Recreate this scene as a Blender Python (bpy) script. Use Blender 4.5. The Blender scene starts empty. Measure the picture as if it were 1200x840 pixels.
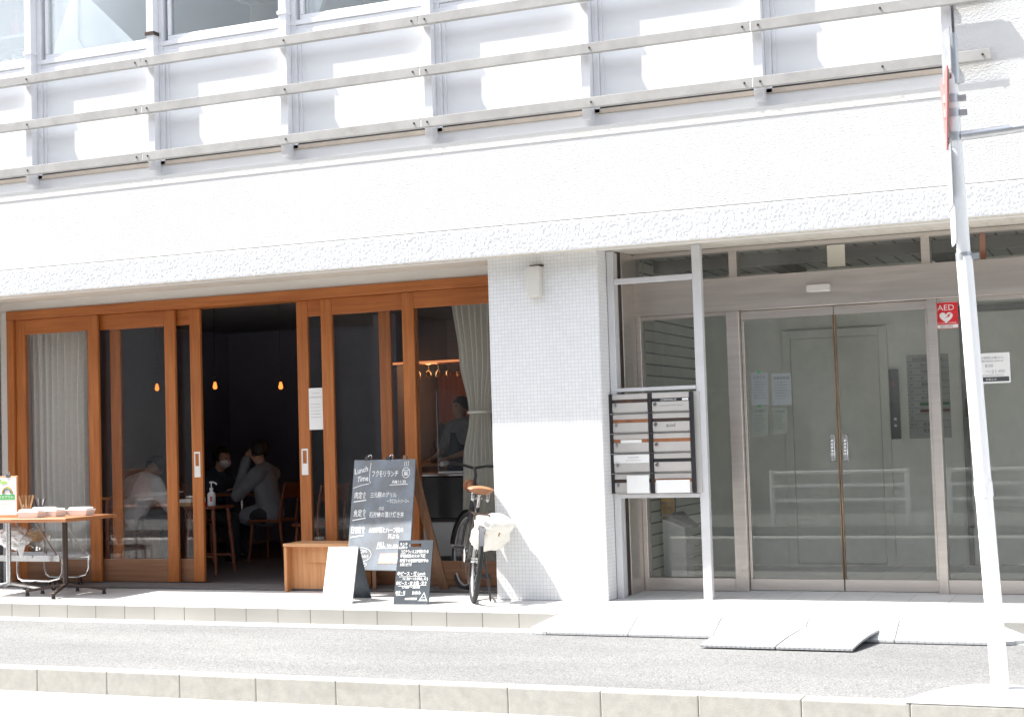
import bpy, bmesh, math, random
from mathutils import Vector, Matrix, noise as mnoise
random.seed(7)
scene = bpy.context.scene
COL = scene.collection
R = math.radians

# ------------------------------------------------------------------ camera, sky, sun, exposure
CAM = Vector((0, -11, 1.3))
yaw, pitch, roll = .39657, .051935, -.030609
M3 = Matrix.Rotation(yaw, 3, 'Z') @ Matrix.Rotation(pitch, 3, 'X')
rt, fw, up = M3.col[0].copy(), M3.col[1].copy(), M3.col[2].copy()
r2 = math.cos(roll)*rt + math.sin(roll)*up
u2 = -math.sin(roll)*rt + math.cos(roll)*up
cam_data = bpy.data.cameras.new('camera')
cam_data.sensor_fit = 'HORIZONTAL'; cam_data.sensor_width = 36; cam_data.lens = 36*1750/1200
cam_data.clip_start = .05; cam_data.clip_end = 2000
cam = bpy.data.objects.new('camera', cam_data); COL.objects.link(cam)
mw = Matrix.Identity(4)
for i in range(3):
    mw[i][0], mw[i][1], mw[i][2], mw[i][3] = r2[i], u2[i], -fw[i], CAM[i]
cam.matrix_world = mw
scene.camera = cam

SUN = Vector((.57, .175, -1.0)).normalized()          # the way the light travels
world = bpy.data.worlds.new('World'); scene.world = world; world.use_nodes = True
wn = world.node_tree
sky = wn.nodes.new('ShaderNodeTexSky'); sky.sky_type = 'NISHITA'; sky.sun_disc = False
sky.sun_elevation = math.asin(-SUN.z); sky.sun_rotation = math.atan2(-SUN.x, -SUN.y)
sky.air_density = 1.2; sky.dust_density = 2.5; sky.ozone_density = 1.0
bg = wn.nodes['Background']; bg.inputs['Strength'].default_value = .15
hs = wn.nodes.new('ShaderNodeHueSaturation'); hs.inputs['Saturation'].default_value = .42
wn.links.new(sky.outputs[0], hs.inputs['Color']); wn.links.new(hs.outputs[0], bg.inputs[0])
sl = bpy.data.lights.new('sun', 'SUN'); sl.energy = 4.6; sl.angle = R(.5); sl.color = (1, .965, .91)
so = bpy.data.objects.new('sun', sl); COL.objects.link(so)
so.rotation_mode = 'QUATERNION'; so.rotation_quaternion = SUN.to_track_quat('-Z', 'Y'); so.location = (-8, -6, 14)
vs = scene.view_settings
vs.view_transform = 'Standard'; vs.look = 'None'; vs.gamma = 1; vs.use_curve_mapping = False
vs.exposure = 1.40
scene.cycles.max_bounces = 10; scene.cycles.transparent_max_bounces = 24
scene.cycles.diffuse_bounces = 5
scene.cycles.use_denoising = True

# ------------------------------------------------------------------ helpers
def ray(px, py):
    return fw + (px-600)/1750*r2 - (py-420)/1750*u2
def PY(px, py, Y):                                     # the point of the place seen at a spot of the photo, at depth Y
    d = ray(px, py); return CAM + d*((Y+11)/d.y)
def PZ(px, py, Z):
    d = ray(px, py); return CAM + d*((Z-1.3)/d.z)

class MB:
    def __init__(s): s.v = []; s.f = []
    def add(s, vs_, fs):
        o = len(s.v); s.v += [Vector(v) for v in vs_]; s.f += [tuple(i+o for i in f) for f in fs]; return s
    def box(s, x0, x1, y0, y1, z0, z1):
        if x0 > x1: x0, x1 = x1, x0
        if y0 > y1: y0, y1 = y1, y0
        if z0 > z1: z0, z1 = z1, z0
        return s.add([(x0,y0,z0),(x1,y0,z0),(x1,y1,z0),(x0,y1,z0),(x0,y0,z1),(x1,y0,z1),(x1,y1,z1),(x0,y1,z1)],
                     [(0,3,2,1),(4,5,6,7),(0,1,5,4),(1,2,6,5),(2,3,7,6),(3,0,4,7)])
    def obox(s, c, ax, ay, az):                        # box from centre and three half-axis vectors
        c, ax, ay, az = map(Vector, (c, ax, ay, az)); vs_ = []
        for k in (-1, 1):
            for a, b in ((-1,-1),(1,-1),(1,1),(-1,1)): vs_.append(c+ax*a+ay*b+az*k)
        return s.add(vs_, [(0,3,2,1),(4,5,6,7),(0,1,5,4),(1,2,6,5),(2,3,7,6),(3,0,4,7)])
    def cyl(s, p0, p1, r0, r1=None, n=14, caps=True):
        p0, p1 = Vector(p0), Vector(p1); r1 = r0 if r1 is None else r1
        d = (p1-p0).normalized(); a = d.orthogonal().normalized(); b = d.cross(a)
        vs_ = []
        for p, r in ((p0, r0), (p1, r1)):
            for i in range(n):
                t = 2*math.pi*i/n; vs_.append(p + (a*math.cos(t)+b*math.sin(t))*r)
        fs = [(i, (i+1) % n, n+(i+1) % n, n+i) for i in range(n)]
        if caps: fs += [tuple(range(n-1, -1, -1)), tuple(range(n, 2*n))]
        return s.add(vs_, fs)
    def tube(s, pts, r, n=10, closed=False):
        pts = [Vector(p) for p in pts]; m = len(pts); rs = r if isinstance(r, (list, tuple)) else [r]*m
        prev = None; vs_ = []; fs = []
        for i, p in enumerate(pts):
            if closed: d = pts[(i+1) % m]-pts[i-1]
            else: d = pts[min(i+1, m-1)]-pts[max(i-1, 0)]
            d.normalize()
            a = d.orthogonal().normalized() if prev is None else (prev - d*prev.dot(d)).normalized()
            prev = a; b = d.cross(a)
            for k in range(n):
                t = 2*math.pi*k/n; vs_.append(p+(a*math.cos(t)+b*math.sin(t))*rs[i])
        for i in range(m if closed else m-1):
            j = (i+1) % m
            for k in range(n): fs.append((i*n+k, i*n+(k+1) % n, j*n+(k+1) % n, j*n+k))
        if not closed: fs += [tuple(range(n-1, -1, -1)), tuple(range((m-1)*n, m*n))]
        return s.add(vs_, fs)
    def ring(s, c, axis, rad, r, n=40, k=8):
        c, axis = Vector(c), Vector(axis).normalized(); a = axis.orthogonal().normalized(); b = axis.cross(a)
        return s.tube([c+(a*math.cos(2*math.pi*i/n)+b*math.sin(2*math.pi*i/n))*rad for i in range(n)], r, k, True)
    def lathe(s, prof, c, n=18):                       # prof: (r, z)
        c = Vector(c); vs_ = []; fs = []; m = len(prof)
        for r, z in prof:
            for k in range(n):
                t = 2*math.pi*k/n; vs_.append(c+Vector((r*math.cos(t), r*math.sin(t), z)))
        for i in range(m-1):
            for k in range(n): fs.append((i*n+k, i*n+(k+1) % n, (i+1)*n+(k+1) % n, (i+1)*n+k))
        fs += [tuple(range(n-1, -1, -1)), tuple(range((m-1)*n, m*n))]
        return s.add(vs_, fs)
    def ball(s, c, r, n=14, sc=(1,1,1)):
        c = Vector(c); prof = []
        m = n//2+1
        for i in range(m+1):
            t = math.pi*i/m; prof.append((max(1e-4, r*math.sin(t)), -r*math.cos(t)))
        o = len(s.v); s.lathe(prof, (0,0,0), n)
        for i in range(o, len(s.v)): s.v[i] = Vector((s.v[i].x*sc[0], s.v[i].y*sc[1], s.v[i].z*sc[2]))+c
        return s
    def prism(s, poly, ext):
        poly = [Vector(p) for p in poly]; ext = Vector(ext); n = len(poly)
        return s.add(poly+[p+ext for p in poly], [tuple(range(n-1, -1, -1)), tuple(range(n, 2*n))]+[(i, (i+1) % n, n+(i+1) % n, n+i) for i in range(n)])
    def xf(s, m):
        s.v = [m @ v for v in s.v]; return s
    def build(s, name, mat=None, parent=None, bevel=0, smooth=False, local=False, segs=1):
        off = Vector((0,0,0))
        if parent is not None and not local:
            p = parent
            while p is not None: off += p.location; p = p.parent
        me = bpy.data.meshes.new(name)
        me.from_pydata([tuple(v-off) for v in s.v], [], s.f)
        bm = bmesh.new(); bm.from_mesh(me)
        bmesh.ops.recalc_face_normals(bm, faces=bm.faces)
        if bevel:
            es = [e for e in bm.edges if len(e.link_faces) == 2 and e.calc_face_angle(0) > R(40)]
            bmesh.ops.bevel(bm, geom=es, offset=bevel, offset_type='OFFSET', segments=segs, profile=.6, affect='EDGES', clamp_overlap=True)
        bm.to_mesh(me); bm.free()
        if mat: me.materials.append(mat)
        if smooth:
            me.polygons.foreach_set('use_smooth', [True]*len(me.polygons)); me.set_sharp_from_angle(angle=R(42))
        o = bpy.data.objects.new(name, me); COL.objects.link(o)
        if parent is not None: o.parent = parent
        return o

def tag(o, label=None, cat=None, group=None, kind=None):
    if label: o['label'] = label
    if cat: o['category'] = cat
    if group: o['group'] = group
    if kind: o['kind'] = kind
    return o
def thing(name, label, cat, loc=(0,0,0), rz=0, group=None):
    o = bpy.data.objects.new(name, None); COL.objects.link(o); o.empty_display_size = .1
    o.location = loc; o.rotation_euler = (0,0,rz)
    return tag(o, label, cat, group)
def struct(o): o['kind'] = 'structure'; return o
def copy_tree(o, parent=None):
    c = o.copy(); COL.objects.link(c); c.parent = parent
    for ch in list(o.children): copy_tree(ch, c)
    return c

# ------------------------------------------------------------------ materials
def new_mat(name):
    m = bpy.data.materials.new(name); m.use_nodes = True
    return m, m.node_tree, m.node_tree.nodes['Principled BSDF']
def N(nt, t, **kw):
    n = nt.nodes.new(t)
    for k, v in kw.items():
        if k.startswith('i_'):
            key = k[2:]; n.inputs[int(key) if key.isdigit() else key].default_value = v
        else: setattr(n, k, v)
    return n
def coords(nt, scale=(1,1,1)):
    tc = N(nt, 'ShaderNodeTexCoord'); mp = N(nt, 'ShaderNodeMapping'); mp.inputs['Scale'].default_value = scale
    nt.links.new(tc.outputs['Object'], mp.inputs[0]); return mp.outputs[0]
def ramp(nt, src, c0, c1, p0=.3, p1=.7):
    r = N(nt, 'ShaderNodeValToRGB'); e = r.color_ramp.elements
    e[0].position, e[1].position = p0, p1; e[0].color = (*c0, 1); e[1].color = (*c1, 1)
    nt.links.new(src, r.inputs[0]); return r.outputs[0]
def mixc(nt, a, b, fac, mode='MIX'):
    m = N(nt, 'ShaderNodeMix', data_type='RGBA', blend_type=mode)
    for sock, v in ((m.inputs[0], fac), (m.inputs[6], a), (m.inputs[7], b)):
        if hasattr(v, 'is_linked') or hasattr(v, 'links'): nt.links.new(v, sock)
        else: sock.default_value = v if not isinstance(v, tuple) else (*v[:3], 1)
    return m.outputs[2]
def bump(nt, bs, h, strength, dist, chain=None):
    b = N(nt, 'ShaderNodeBump'); b.inputs['Strength'].default_value = strength; b.inputs['Distance'].default_value = dist
    nt.links.new(h, b.inputs['Height'])
    if chain: nt.links.new(chain, b.inputs['Normal'])
    nt.links.new(b.outputs[0], bs.inputs['Normal']); return b.outputs[0]
def mat(name, c, rough=.6, metal=0, var=.12, vs_=3.0, bs_=0, bst=.3, bd=.003, stretch=(1,1,1), spec=.5, stain=None):
    m, nt, bs = new_mat(name)
    bs.inputs['Roughness'].default_value = rough; bs.inputs['Metallic'].default_value = metal
    bs.inputs['Specular IOR Level'].default_value = spec
    co = coords(nt, stretch)
    n = N(nt, 'ShaderNodeTexNoise'); n.inputs['Scale'].default_value = vs_; n.inputs['Detail'].default_value = 6; n.inputs['Roughness'].default_value = .62
    nt.links.new(co, n.inputs[0])
    col = ramp(nt, n.outputs[0], tuple(x*(1-var) for x in c), tuple(min(1, x*(1+var)) for x in c))
    if stain:                                          # (colour, scale, lo, hi)
        n3 = N(nt, 'ShaderNodeTexNoise'); n3.inputs['Scale'].default_value = stain[1]; n3.inputs['Detail'].default_value = 8; n3.inputs['Roughness'].default_value = .7
        nt.links.new(co, n3.inputs[0])
        f = ramp(nt, n3.outputs[0], (0,0,0), (1,1,1), stain[2], stain[3])
        col = mixc(nt, col, stain[0], f)
    nt.links.new(col, bs.inputs['Base Color'])
    rr = N(nt, 'ShaderNodeMapRange'); rr.inputs[3].default_value = max(.02, rough-.08); rr.inputs[4].default_value = min(1, rough+.1)
    nt.links.new(n.outputs[0], rr.inputs[0]); nt.links.new(rr.outputs[0], bs.inputs['Roughness'])
    if bs_:
        n2 = N(nt, 'ShaderNodeTexNoise'); n2.inputs['Scale'].default_value = bs_; n2.inputs['Detail'].default_value = 4
        nt.links.new(co, n2.inputs[0]); bump(nt, bs, n2.outputs[0], bst, bd)
    return m
def wood(name, c0, c1, axis='z', rough=.5, fine=1.0):
    m, nt, bs = new_mat(name)
    st = {'x': (1.1, 22, 22), 'y': (22, 1.1, 22), 'z': (22, 22, 1.1)}[axis]
    co = coords(nt, tuple(x*fine for x in st))
    n = N(nt, 'ShaderNodeTexNoise'); n.inputs['Scale'].default_value = 1.6; n.inputs['Detail'].default_value = 7; n.inputs['Roughness'].default_value = .6; n.inputs['Distortion'].default_value = .5
    nt.links.new(co, n.inputs[0])
    col = ramp(nt, n.outputs[0], c0, c1, .32, .68)
    n2 = N(nt, 'ShaderNodeTexNoise'); n2.inputs['Scale'].default_value = 1.3; n2.inputs['Detail'].default_value = 3
    nt.links.new(coords(nt), n2.inputs[0])
    col = mixc(nt, col, (.75,.7,.66), ramp(nt, n2.outputs[0], (.0,.0,.0), (.55,.55,.55), .42, .75), 'MULTIPLY')
    nt.links.new(col, bs.inputs['Base Color'])
    bs.inputs['Roughness'].default_value = rough
    bump(nt, bs, n.outputs[0], .12, .002)
    return m
def grid_mask(nt, pitch, width, off=(0,0,0), axes='xyz'):
    """1 on joint lines of a 3-axis grid, leaving out the axis a face points along"""
    co = coords(nt); sep = N(nt, 'ShaderNodeSeparateXYZ'); nt.links.new(co, sep.inputs[0])
    g = N(nt, 'ShaderNodeNewGeometry'); sn = N(nt, 'ShaderNodeSeparateXYZ'); nt.links.new(g.outputs['True Normal'], sn.inputs[0])
    out = None
    def mth(op, a, b=None):
        k = N(nt, 'ShaderNodeMath', operation=op)
        for i, v in enumerate((a, b)):
            if v is None: continue
            if isinstance(v, (int, float)): k.inputs[i].default_value = v
            else: nt.links.new(v, k.inputs[i])
        return k.outputs[0]
    for i, a in enumerate('xyz'):
        if a not in axes: continue
        p = pitch[i]; t = mth('ADD', sep.outputs[i], off[i]+1000*p); t = mth('DIVIDE', t, p); t = mth('FRACT', t)
        t = mth('ABSOLUTE', mth('SUBTRACT', t, .5)); t = mth('GREATER_THAN', t, .5-width/p/2)
        k = mth('LESS_THAN', mth('ABSOLUTE', sn.outputs[i]), .7); t = mth('MULTIPLY', t, k)
        out = t if out is None else mth('MAXIMUM', out, t)
    return out
def tiles(name, c, grout, pitch, width, rough=.35, var=.05, off=(0,0,0), axes='xyz', bst=.6, bd=.002, cell=.06, patch=None):
    m, nt, bs = new_mat(name)
    g = grid_mask(nt, pitch, width, off, axes)
    co = coords(nt)
    # a slightly different tone for each tile
    vm = N(nt, 'ShaderNodeVectorMath', operation='DIVIDE'); vm.inputs[1].default_value = pitch
    va = N(nt, 'ShaderNodeVectorMath', operation='ADD'); va.inputs[1].default_value = tuple(o/p+1000 for o, p in zip(off, pitch))
    vf = N(nt, 'ShaderNodeVectorMath', operation='FLOOR'); wnz = N(nt, 'ShaderNodeTexWhiteNoise')
    nt.links.new(co, vm.inputs[0]); nt.links.new(vm.outputs[0], va.inputs[0]); nt.links.new(va.outputs[0], vf.inputs[0]); nt.links.new(vf.outputs[0], wnz.inputs[0])
    col = ramp(nt, wnz.outputs['Value'], tuple(x*(1-cell) for x in c), tuple(min(1, x*(1+cell)) for x in c), 0, 1)
    n = N(nt, 'ShaderNodeTexNoise'); n.inputs['Scale'].default_value = 2.2; n.inputs['Detail'].default_value = 7; nt.links.new(co, n.inputs[0])
    col = mixc(nt, col, ramp(nt, n.outputs[0], (1-var*2,)*3, (1,1,1)), 1.0, 'MULTIPLY')
    if patch: # stains
        n4 = N(nt, 'ShaderNodeTexNoise'); n4.inputs['Scale'].default_value = patch[1]; n4.inputs['Detail'].default_value = 8; nt.links.new(co, n4.inputs[0])
        col = mixc(nt, col, patch[0], ramp(nt, n4.outputs[0], (0,0,0), (1,1,1), patch[2], patch[3]))
    col = mixc(nt, col, grout, g)
    nt.links.new(col, bs.inputs['Base Color']); bs.inputs['Roughness'].default_value = rough
    inv = N(nt, 'ShaderNodeMath', operation='SUBTRACT'); inv.inputs[0].default_value = 1; nt.links.new(g, inv.inputs[1])
    b = bump(nt, bs, inv.outputs[0], bst, bd)
    n5 = N(nt, 'ShaderNodeTexNoise'); n5.inputs['Scale'].default_value = 45; n5.inputs['Detail'].default_value = 3; nt.links.new(co, n5.inputs[0])
    bump(nt, bs, n5.outputs[0], .12, .002, b)
    return m
def asphalt(name, dark, light, scale=170):
    m, nt, bs = new_mat(name)
    co = coords(nt)
    v = N(nt, 'ShaderNodeTexVoronoi'); v.inputs['Scale'].default_value = scale; nt.links.new(co, v.inputs[0])
    wv = N(nt, 'ShaderNodeSeparateColor'); nt.links.new(v.outputs['Color'], wv.inputs[0])
    col = ramp(nt, wv.outputs[0], dark, light, .15, .95)
    v2 = N(nt, 'ShaderNodeTexVoronoi'); v2.inputs['Scale'].default_value = scale*.45; nt.links.new(co, v2.inputs[0])
    w2 = N(nt, 'ShaderNodeSeparateColor'); nt.links.new(v2.outputs['Color'], w2.inputs[0])
    col = mixc(nt, col, tuple(x*1.25 for x in light), ramp(nt, w2.outputs[1], (0,0,0), (.45,.45,.45), .75, .98))
    col = mixc(nt, col, tuple(x*.45 for x in dark), ramp(nt, w2.outputs[2], (0,0,0), (.8,.8,.8), .8, .98))
    n = N(nt, 'ShaderNodeTexNoise'); n.inputs['Scale'].default_value = .9; n.inputs['Detail'].default_value = 8; n.inputs['Roughness'].default_value = .65
    nt.links.new(coords(nt, (.5, 1.6, 1)), n.inputs[0])
    col = mixc(nt, col, ramp(nt, n.outputs[0], (.8,.8,.8), (1.12,1.12,1.1), .3, .72), 1.0, 'MULTIPLY')
    nt.links.new(col, bs.inputs['Base Color']); bs.inputs['Roughness'].default_value = .9
    bump(nt, bs, v.outputs['Distance'], .8, .004)
    return m
def glass(name, tint=(1,1,1), refl=1.0, ior=1.5, dust_haze=.03):
    m = bpy.data.materials.new(name); m.use_nodes = True; nt = m.node_tree; nt.nodes.clear()
    out = N(nt, 'ShaderNodeOutputMaterial'); t = N(nt, 'ShaderNodeBsdfTransparent'); g = N(nt, 'ShaderNodeBsdfGlossy'); f = N(nt, 'ShaderNodeFresnel'); mx = N(nt, 'ShaderNodeMixShader')
    t.inputs[0].default_value = (*tint, 1); g.inputs['Roughness'].default_value = .004; g.inputs[0].default_value = (1,1,1,1)
    f.inputs[0].default_value = ior
    mu = N(nt, 'ShaderNodeMath', operation='MULTIPLY'); mu.inputs[1].default_value = refl
    nt.links.new(f.outputs[0], mu.inputs[0]); nt.links.new(mu.outputs[0], mx.inputs[0])
    nt.links.new(t.outputs[0], mx.inputs[1]); nt.links.new(g.outputs[0], mx.inputs[2])
    # thin film of dust; on the door glass raised to paint in grey haze
    d = N(nt, 'ShaderNodeBsdfDiffuse'); d.inputs[0].default_value = (.6,.6,.58,1); mx2 = N(nt, 'ShaderNodeMixShader')
    nz = N(nt, 'ShaderNodeTexNoise'); nz.inputs['Scale'].default_value = 2.5; nz.inputs['Detail'].default_value = 6; nt.links.new(coords(nt, (1,1,.4)), nz.inputs[0])
    mr = N(nt, 'ShaderNodeMapRange'); mr.inputs[1].default_value = .3; mr.inputs[2].default_value = .75; mr.inputs[3].default_value = 0; mr.inputs[4].default_value = dust_haze
    nt.links.new(nz.outputs[0], mr.inputs[0]); nt.links.new(mr.outputs[0], mx2.inputs[0])
    nt.links.new(mx.outputs[0], mx2.inputs[1]); nt.links.new(d.outputs[0], mx2.inputs[2]); nt.links.new(mx2.outputs[0], out.inputs[0])
    return m
def emit(name, c, s):
    m, nt, bs = new_mat(name); bs.inputs['Base Color'].default_value = (*c, 1)
    bs.inputs['Emission Color'].default_value = (*c, 1); bs.inputs['Emission Strength'].default_value = s; return m

WHITE_PAINT = mat('white_wall_paint', (.80,.805,.81), .75, var=.025, vs_=1.5, bs_=90, bst=.25, bd=.004)
STUCCO = mat('white_stucco', (.605,.603,.597), .9, var=.03, vs_=1.2, bs_=85, bst=.5, bd=.010, stain=((.66,.655,.63), 1.6, .58, .85))
ROUGH = mat('white_roughcast', (.82,.825,.83), .9, var=.04, vs_=30, bs_=110, bst=.6, bd=.008)
SOFFIT = mat('beige_soffit', (.66,.62,.55), .85, var=.14, vs_=2, bs_=60, bst=.4, stretch=(14,.6,1), stain=((.5,.46,.4), 2, .58, .75))
PANEL = mat('white_enamel_panel', (.80,.81,.825), .5, var=.015, vs_=1)
FRAME_WHITE = mat('white_window_frame', (.76,.765,.79), .45, var=.04, vs_=5, stain=((.5,.48,.46), 7, .68, .82))
ALU = mat('weathered_aluminium_rail', (.37,.36,.345), .6, 0, var=.14, vs_=5, bs_=60, bst=.15, stain=((.2,.18,.165), 1.6, .62, .8))
MOSAIC = tiles('white_mosaic_tile', (.78,.785,.79), (.57,.57,.575), (.0295,.0295,.0295), .0028, .3, .02, bst=.5, cell=.03)
PAVER = tiles('white_paving_slab', (.50,.495,.485), (.27,.265,.255), (.2953,.2953,.2953), .005, .6, .05, off=(9.022,.7505,.02), axes='xy', bst=.5, bd=.003, cell=.03)
FACETILE = tiles('cream_edge_tile', (.36,.35,.325), (.12,.115,.11), (.2953,9,9), .007, .7, .07, off=(9.022,0,0), axes='x', cell=.05)
CONCRETE = mat('pale_concrete', (.52,.52,.505), .9, var=.12, vs_=9, bs_=150, bst=.5, bd=.003, stain=((.36,.35,.33), 3, .6, .82))
KERBM = mat('kerb_concrete', (.35,.342,.318), .92, var=.12, vs_=14, bs_=160, bst=.7, bd=.004, stain=((.27,.255,.22), 3, .55, .8))
SIDEASPH = asphalt('pale_asphalt', (.135,.137,.14), (.255,.258,.262), 250)
ROADASPH = asphalt('road_asphalt', (.12,.12,.121), (.24,.24,.24), 120)
OAK_V = wood('orange_oak_upright', (.33,.097,.019), (.48,.165,.038), 'z')
OAK_H = wood('orange_oak_level', (.32,.092,.018), (.46,.156,.036), 'x')
OAK_W = wood('worn_oak_foot', (.21,.095,.045), (.30,.15,.08), 'x')
BENCHW = wood('honey_ply', (.46,.20,.075), (.60,.30,.13), 'z')
BENCHT = wood('honey_ply_top', (.50,.25,.11), (.66,.38,.2), 'x')
TABLEW = wood('brown_table_veneer', (.30,.115,.045), (.42,.185,.085), 'x')
DARKWOOD = wood('red_brown_chair_wood', (.16,.045,.02), (.27,.085,.04), 'z')
EASELW = wood('old_easel_wood', (.13,.06,.03), (.24,.125,.065), 'z')
DECKW = wood('grey_weathered_plank', (.075,.07,.07), (.16,.15,.15), 'x', .8)
GLASS = glass('clear_glass', (.985,.985,.98), .48, dust_haze=.012)
GLASS_D = glass('door_glass', (.985,.995,.98), .95, dust_haze=.12)
GLASS_U = glass('upper_window_glass', (.97,.985,.985), .8, dust_haze=.02)
STEEL = mat('brushed_steel', (.66,.61,.57), .34, .85, var=.07, vs_=6, bs_=200, bst=.05, stretch=(.3,1,6))
STEEL_P = mat('grey_painted_steel', (.62,.62,.635), .45, .1, var=.05, vs_=4, stain=((.36,.33,.3), 9, .7, .85))
CHROME = mat('chrome', (.72,.72,.73), .16, 1, var=.05)
DARKMETAL = mat('dark_bronze_metal', (.085,.06,.05), .45, .6, var=.2)
BLACK = mat('black_plastic', (.018,.018,.02), .45, var=.2)
RUBBER = mat('black_rubber', (.02,.02,.021), .8, var=.25, vs_=20)
GUNMETAL = mat('gunmetal_paint', (.05,.052,.056), .35, .5, var=.1)
INWALL = mat('charcoal_interior_wall', (.27,.26,.335), .9, var=.1, vs_=2)
INFLOOR = wood('dark_floor_boards', (.07,.06,.06), (.12,.10,.095), 'x', .6)
INCEIL = mat('dark_ceiling', (.2,.2,.215), .9)
LOBBYW = mat('grey_green_lobby_wall', (.88,.89,.83), .8, var=.05, vs_=7, bs_=30, bst=.2)
LOBBYF = tiles('lobby_floor_tile', (.6,.6,.58), (.3,.3,.3), (.3,.3,.3), .005, .5, .06, axes='xy')
ELEV = mat('elevator_door_steel', (.84,.85,.79), .6, .0, var=.05, vs_=8, bs_=40, bst=.12)
CURTAIN = mat('grey_linen', (.80,.79,.75), .9, var=.06, vs_=30, bs_=300, bst=.3, bd=.001)
CURTAIN_D = mat('dark_grey_linen', (.70,.69,.63), .9, var=.06, vs_=30, bs_=300, bst=.3, bd=.001)
PAPER = mat('white_paper', (.80,.80,.79), .8, var=.015)
PAPERG = mat('grey_paper', (.52,.54,.58), .8, var=.03)
INK = mat('dark_ink', (.07,.07,.075), .8, var=.05)
INKG = mat('grey_ink', (.3,.3,.31), .8, var=.05)
CHALK = mat('white_chalk', (.86,.86,.85), .95, var=.1, vs_=120)
CHALKP = mat('orange_chalk', (.75,.42,.33), .95, var=.2, vs_=90)
SLATE = mat('smeared_chalkboard', (.17,.178,.19), .7, var=.18, vs_=4, stain=((.25,.31,.38), 3.2, .42, .75))
SLATE_N = mat('dark_blue_chalkboard', (.035,.045,.058), .65, var=.25, vs_=5, stain=((.075,.092,.11), 5, .5, .8))
CANVAS = mat('white_canvas', (.80,.77,.70), .9, var=.05, vs_=20, bs_=300, bst=.3, bd=.001)
LEATHER = mat('tan_leather', (.30,.12,.05), .5, var=.2, vs_=14)
POLEW = mat('white_pole_paint', (.86,.87,.88), .4, var=.02, vs_=6, stain=((.55,.55,.54), 8, .7, .86))
GALV = mat('galvanised_band', (.52,.54,.56), .4, .7, var=.12, vs_=14)
SIGNRED = mat('overlit_red_sign', (.62,.2,.19), .5, var=.14, vs_=9)  # red paled in the colour itself to stand for overexposed sunlight
RED = mat('sign_red', (.66,.02,.03), .45, var=.04)
GREEN = mat('tape_green', (.06,.42,.14), .6, var=.08)
YELLOW = mat('notice_yellow', (.75,.42,.03), .6, var=.05)
ORANGE = mat('orange_bar', (.62,.16,.04), .5, var=.08)
RUST = mat('rusty_edge', (.26,.17,.10), .7, .3, var=.5, vs_=16, stretch=(1,1,.15))
PLASTICW = mat('white_plastic', (.78,.79,.80), .4, var=.03)
FOAM = mat('white_foam', (.86,.85,.84), .7, var=.03)
KRAFT = mat('kraft_paper', (.42,.27,.14), .85, var=.1)
BAGP = mat('crumpled_plastic', (.75,.76,.77), .4, var=.08, vs_=30, bs_=25, bst=.8, bd=.02)
RAMPM = tiles('grey_resin_ramp', (.52,.53,.54), (.38,.39,.40), (.05,.05,9), .006, .7, .05, axes='xy', bst=.6, bd=.004, cell=.02)
PLATE = tiles('checkered_ramp_plate', (.44,.45,.46), (.28,.29,.30), (.032,.032,9), .011, .55, .06, axes='xy', bst=.9, bd=.004, cell=.02)
SKIN = mat('skin', (.50,.30,.21), .55, var=.06)
HAIR = mat('black_hair', (.02,.016,.014), .5, var=.3, vs_=40)
SHIRT = mat('pale_grey_shirt', (.78,.80,.83), .9, var=.06, vs_=9, bs_=14, bst=.4, bd=.01)
COAT = mat('grey_coat', (.22,.235,.265), .9, var=.08, vs_=9, bs_=14, bst=.4, bd=.01)
NAVY = mat('navy_cloth', (.03,.05,.085), .9, var=.1)
TROUS = mat('dark_trousers', (.03,.03,.035), .9, var=.1)
BULB = emit('warm_bulb', (1, .27, .05), .7)
LED = emit('warm_shelf_light', (1, .36, .14), .28)
FRIDGE = mat('white_appliance', (.62,.64,.64), .4, var=.04)
LEAF = mat('leaf_green', (.10,.18,.04), .6, var=.25)
YELCAR = mat('yellow_car_paint', (.62,.42,.03), .3, var=.03)
OPPTILE = tiles('dark_street_tile', (.10,.10,.105), (.2,.2,.2), (.11,.11,.11), .012, .5, .1, cell=.15)

# ------------------------------------------------------------------ lettering
def text_mesh(body, size, bold=0):
    cu = bpy.data.curves.new('lettering', 'FONT'); cu.body = body; cu.size = size; cu.resolution_u = 2; cu.offset = bold*size
    o = bpy.data.objects.new('lettering', cu); COL.objects.link(o)
    dg = bpy.context.evaluated_depsgraph_get(); dg.update()
    me = bpy.data.meshes.new_from_object(o.evaluated_get(dg))
    vs_ = [v.co.copy() for v in me.vertices]; fs = [tuple(p.vertices) for p in me.polygons]
    bpy.data.objects.remove(o); bpy.data.curves.remove(cu); bpy.data.meshes.remove(me)
    return vs_, fs
def write(mb, body, size, org, ex, ey, width=None, wob=0, align='l', slant=0, bold=0):
    """set a line of writing: org = start of its baseline, ex / ey = the surface's right and up"""
    vs_, fs = text_mesh(body, size, bold)
    if not vs_: return
    x0 = min(v.x for v in vs_); x1 = max(v.x for v in vs_)
    sx = width/(x1-x0) if width else 1
    org, ex, ey = Vector(org), Vector(ex).normalized(), Vector(ey).normalized()
    sh = -(x1-x0)*sx/2 if align == 'c' else 0
    sd = random.random()*50
    out = []
    for v in vs_:
        x, y = (v.x-x0)*sx+sh, v.y
        if wob:
            q = Vector((x/size*.9+sd, y/size*.8, sd)); x += mnoise.noise(q)*wob*size; y += mnoise.noise(q+Vector((9,3,1)))*wob*size
        out.append(org+ex*x+ey*(y+slant*x))
    mb.add(out, fs)
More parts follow.
